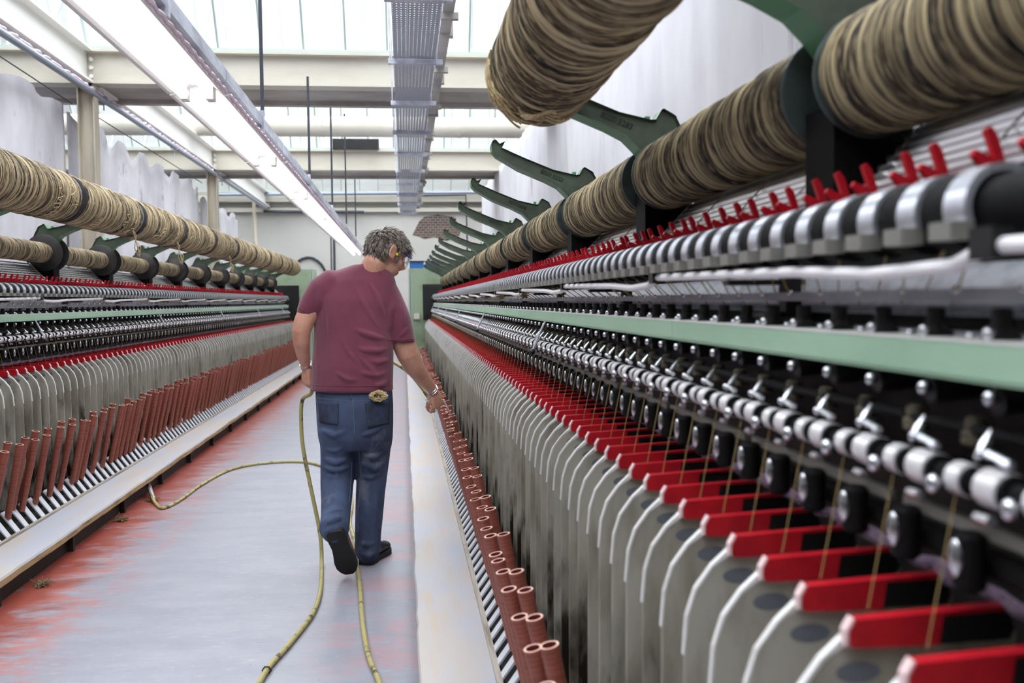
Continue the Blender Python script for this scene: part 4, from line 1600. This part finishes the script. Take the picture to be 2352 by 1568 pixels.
vs, idx, fs = [], {}, []
NA, NB = 48, 30
for i in range(NB + 1):
    ph = math.pi * i / NB
    for k in range(NA):
        a = 2 * math.pi * k / NA
        f, r, u = math.sin(ph) * math.cos(a), math.sin(ph) * math.sin(a), math.cos(ph)
        nz = 1 + .05 * mnoise.noise(Vector((f * 4, r * 4, u * 4)))
        vs.append(hp(f * .112 * nz, r * .092 * nz, u * .111 * nz))
        idx[(i, k)] = hairy(f, r, u)
for i in range(NB):
    for k in range(NA):
        q = ((i, k), (i, (k + 1) % NA), (i + 1, (k + 1) % NA), (i + 1, k))
        if all(idx[x] for x in q):
            fs.append(tuple(x[0] * NA + x[1] for x in q))
b.add(vs, fs)
cnt = 0
while cnt < 3000:
    z = rr.uniform(-1, 1); a = rr.uniform(0, 2 * math.pi); q = math.sqrt(1 - z * z)
    f, r, u = q * math.cos(a), q * math.sin(a), z
    if not hairy(f, r, u):
        continue
    cnt += 1
    n = (hf * f + hr * r + hu * u)
    flow = (hf * (.9 if u > .25 else (.25 if f > .1 else -.15)) + hr * (r * .8) - hu * .9 + Vector((0, 0, -.3)))
    flow = flow - n * flow.dot(n)
    flow = (flow.normalized() + Vector((rr.gauss(0, .18), rr.gauss(0, .18), rr.gauss(0, .18)))).normalized()
    p = hp(f * .108, r * .088, u * .107)
    ln = rr.uniform(.020, .036) * (1.35 if u > .4 else 1)
    if u > .3 and f > .45:
        ln *= 1.5
    q = [p, p + flow * ln * .4 + n * rr.uniform(.005, .010), p + flow * ln * .8 + n * rr.uniform(.004, .010), p + flow * ln * 1.15 + n * rr.uniform(.0, .010)]
    b.tube(q, [.0026, .0024, .0016, .0004], 4, False)
me = b.mesh('hair', [K['hair']], True, None, recalc=False)
ho = put('hair', me, man)
b = B()
for sgn in (-1, 1):
    b.tube([hp(-.02, sgn * .083, .004), hp(.03, sgn * .084, .010), hp(.105, sgn * .076, .006)], .0042, 8)
gl = put('safety_glasses', b.mesh('safety_glasses', [K['glassesb']], True), man)
vs, fs = [], []
for i in range(17):
    a = math.radians(-62 + 124 * i / 16)
    for j in range(7):
        v = j / 6
        vs.append(hp(.048 + .082 * math.cos(a), .086 * math.sin(a), .016 - .058 * v * (1 - .25 * abs(math.sin(a)))))
for i in range(16):
    for j in range(6):
        fs.append((i * 7 + j, i * 7 + j + 1, i * 7 + j + 8, i * 7 + j + 7))
b = B(); b.add(vs, fs)
lo = put('lens', b.mesh('lens', [K['lens']], True), gl)
md = lo.modifiers.new('thick', 'SOLIDIFY'); md.thickness = .002
b = B(); b.ball(hp(.010, .097, -.024), (.006, .006, .008)); put('ear_plug', b.mesh('ear_plug', [K['yellow']], True), man)
for px, py, Y, dx, dy, r in ((701, 838, 5.022, .05, -1, .0275), (992, 893, 5.11, .35, -1, .030), (994, 897, 5.115, .35, -1, .030)):
    c = at(px, py, Y)
    ax = (lw - at(699, 812, 4.99)).normalized() if px < 800 else (rw - at(970, 866, 5.06)).normalized()
    e1 = ax.orthogonal().normalized(); e2 = ax.cross(e1)
    b = B()
    b.tube([c + (e1 * math.cos(k * math.pi / 14) + e2 * math.sin(k * math.pi / 14)) * r for k in range(28)], .0032, 8, closed=True)
    put('bracelet', b.mesh('bracelet', [K['chrome']], True), man)
b = B()
for sgn in (-1, 1):
    b.ball(hp(.088, sgn * .031, -.006), .012)
put('eyes', b.mesh('eyes', [K['white']], True), man)

# twine tuft in the back pocket
b = B()
c = at(869, 906, 4.80)
rr = random.Random(8)
for j in range(46):
    q = [c]
    a = rr.uniform(0, 6.28)
    for i in range(6):
        q.append(c + Vector((.05 * math.cos(a + i * .9) * rr.uniform(.4, 1), rr.uniform(-.025, .02), .03 * math.sin(a + i * .9) * rr.uniform(.3, 1) - .006)))
    b.tube(q, .0016, 4)
tag(put('twine_tuft', b.mesh('twine_tuft', [K['loose']], recalc=False)), 'brown tuft of twine tucked in the man\'s back pocket', 'twine')

# air hose held in both hands
fl = .012
lg = lw + Vector((.03, .055, -.085))
rg = rw + Vector((-.012, .0, -.065))
pts = [at(341, 1119, 7.17) + Vector((0, 0, .03)), floor_at(347, 1132, .05), floor_at(357, 1155, fl), floor_at(374, 1166, fl), floor_at(410, 1150, fl), floor_at(470, 1108, fl), floor_at(535, 1076, fl), floor_at(610, 1063, fl), floor_at(690, 1060, fl), floor_at(742, 1071, fl),
       floor_at(790, 1100, fl), floor_at(808, 1150, fl), floor_at(803, 1195, fl), floor_at(814, 1240, fl), floor_at(818, 1290, fl), floor_at(826, 1340, fl), floor_at(832, 1420, fl), floor_at(845, 1500, fl), floor_at(872, 1570, fl), floor_at(890, 1650, fl), floor_at(840, 1760, fl), floor_at(720, 1790, fl), floor_at(620, 1720, fl), floor_at(585, 1610, fl), floor_at(612, 1540, fl), floor_at(665, 1478, fl), floor_at(716, 1412, fl), floor_at(735, 1360, fl),
       floor_at(739, 1300, fl), at(735, 1225, 5.02), at(716, 1130, 5.06), at(698, 1040, 5.09), at(692, 980, 5.11), at(694, 920, 5.12), lg + Vector((-.012, 0, -.05)), lg, lg + Vector((.05, .08, .03)),
       at(760, 800, 5.34), at(830, 790, 5.42), at(885, 822, 5.40), at(915, 838, 5.34), at(940, 856, 5.26), at(966, 886, 5.19), at(985, 914, 5.15), rg]


def smooth_path(p, n=6):
    out = []
    for i in range(len(p) - 1):
        a, b_, c, d = p[max(i - 1, 0)], p[i], p[i + 1], p[min(i + 2, len(p) - 1)]
        for k in range(n):
            t = k / n
            out.append(.5 * ((2 * b_) + (c - a) * t + (2 * a - 5 * b_ + 4 * c - d) * t * t + (3 * b_ - a - 3 * c + d) * t ** 3))
    out.append(p[-1])
    return out


t = empty('air_hose', floor_at(700, 1400))
tag(t, 'yellow grey braided air hose trailing over the floor to the man\'s hands', 'hose')
b = B(); b.tube(smooth_path(pts), .0105, 10); put('hose', b.mesh('hose', [K['hose']], True), t)
b = B(); b.tube([pts[0] + Vector((-.03, 0, .03)), pts[0], pts[1], pts[2] * .6 + pts[1] * .4], [.010, .014, .017, .013], 10); put('coupling', b.mesh('coupling', [K['chrome']], True), t)
b = B(); b.tube([rg + Vector((-.03, -.01, .03)), rg, rg + Vector((.03, .015, -.035))], .010, 8); b.tube([rg + Vector((.02, .02, .01)), at(1020, 918, 5.2), at(1034, 948, 5.2)], [.006, .004, .003], 8)
put('nozzle', b.mesh('nozzle', [K['chrome']], True), t)
b = B(); c = floor_at(612, 1541, fl); b.tube([c + Vector((.016 * math.cos(k), .006, .016 * math.sin(k))) for k in (0, 1, 2, 3, 4, 5)], .003, 6, closed=True)
put('hose_clip', b.mesh('hose_clip', [K['dark']], True), t)

# far end odds and ends
for x, lab in ((.14, 'blue crate on far green cabinet, left of the pair'), (.48, 'blue crate on far green cabinet, right of the pair')):
    t = empty('crate', (x + .15, 20.9, 2.06)); tag(t, lab, 'crate', 'blue crates on the far cabinet')
    b = B(); b.box(x, x + .30, 20.72, 21.0, 2.062, 2.20); put('tub', b.mesh('tub', [K['bluecrate']]), t)
    b = B(); b.box(x - .012, x + .312, 20.70, 21.02, 2.20, 2.225); put('rim', b.mesh('rim', [K['black']]), t)
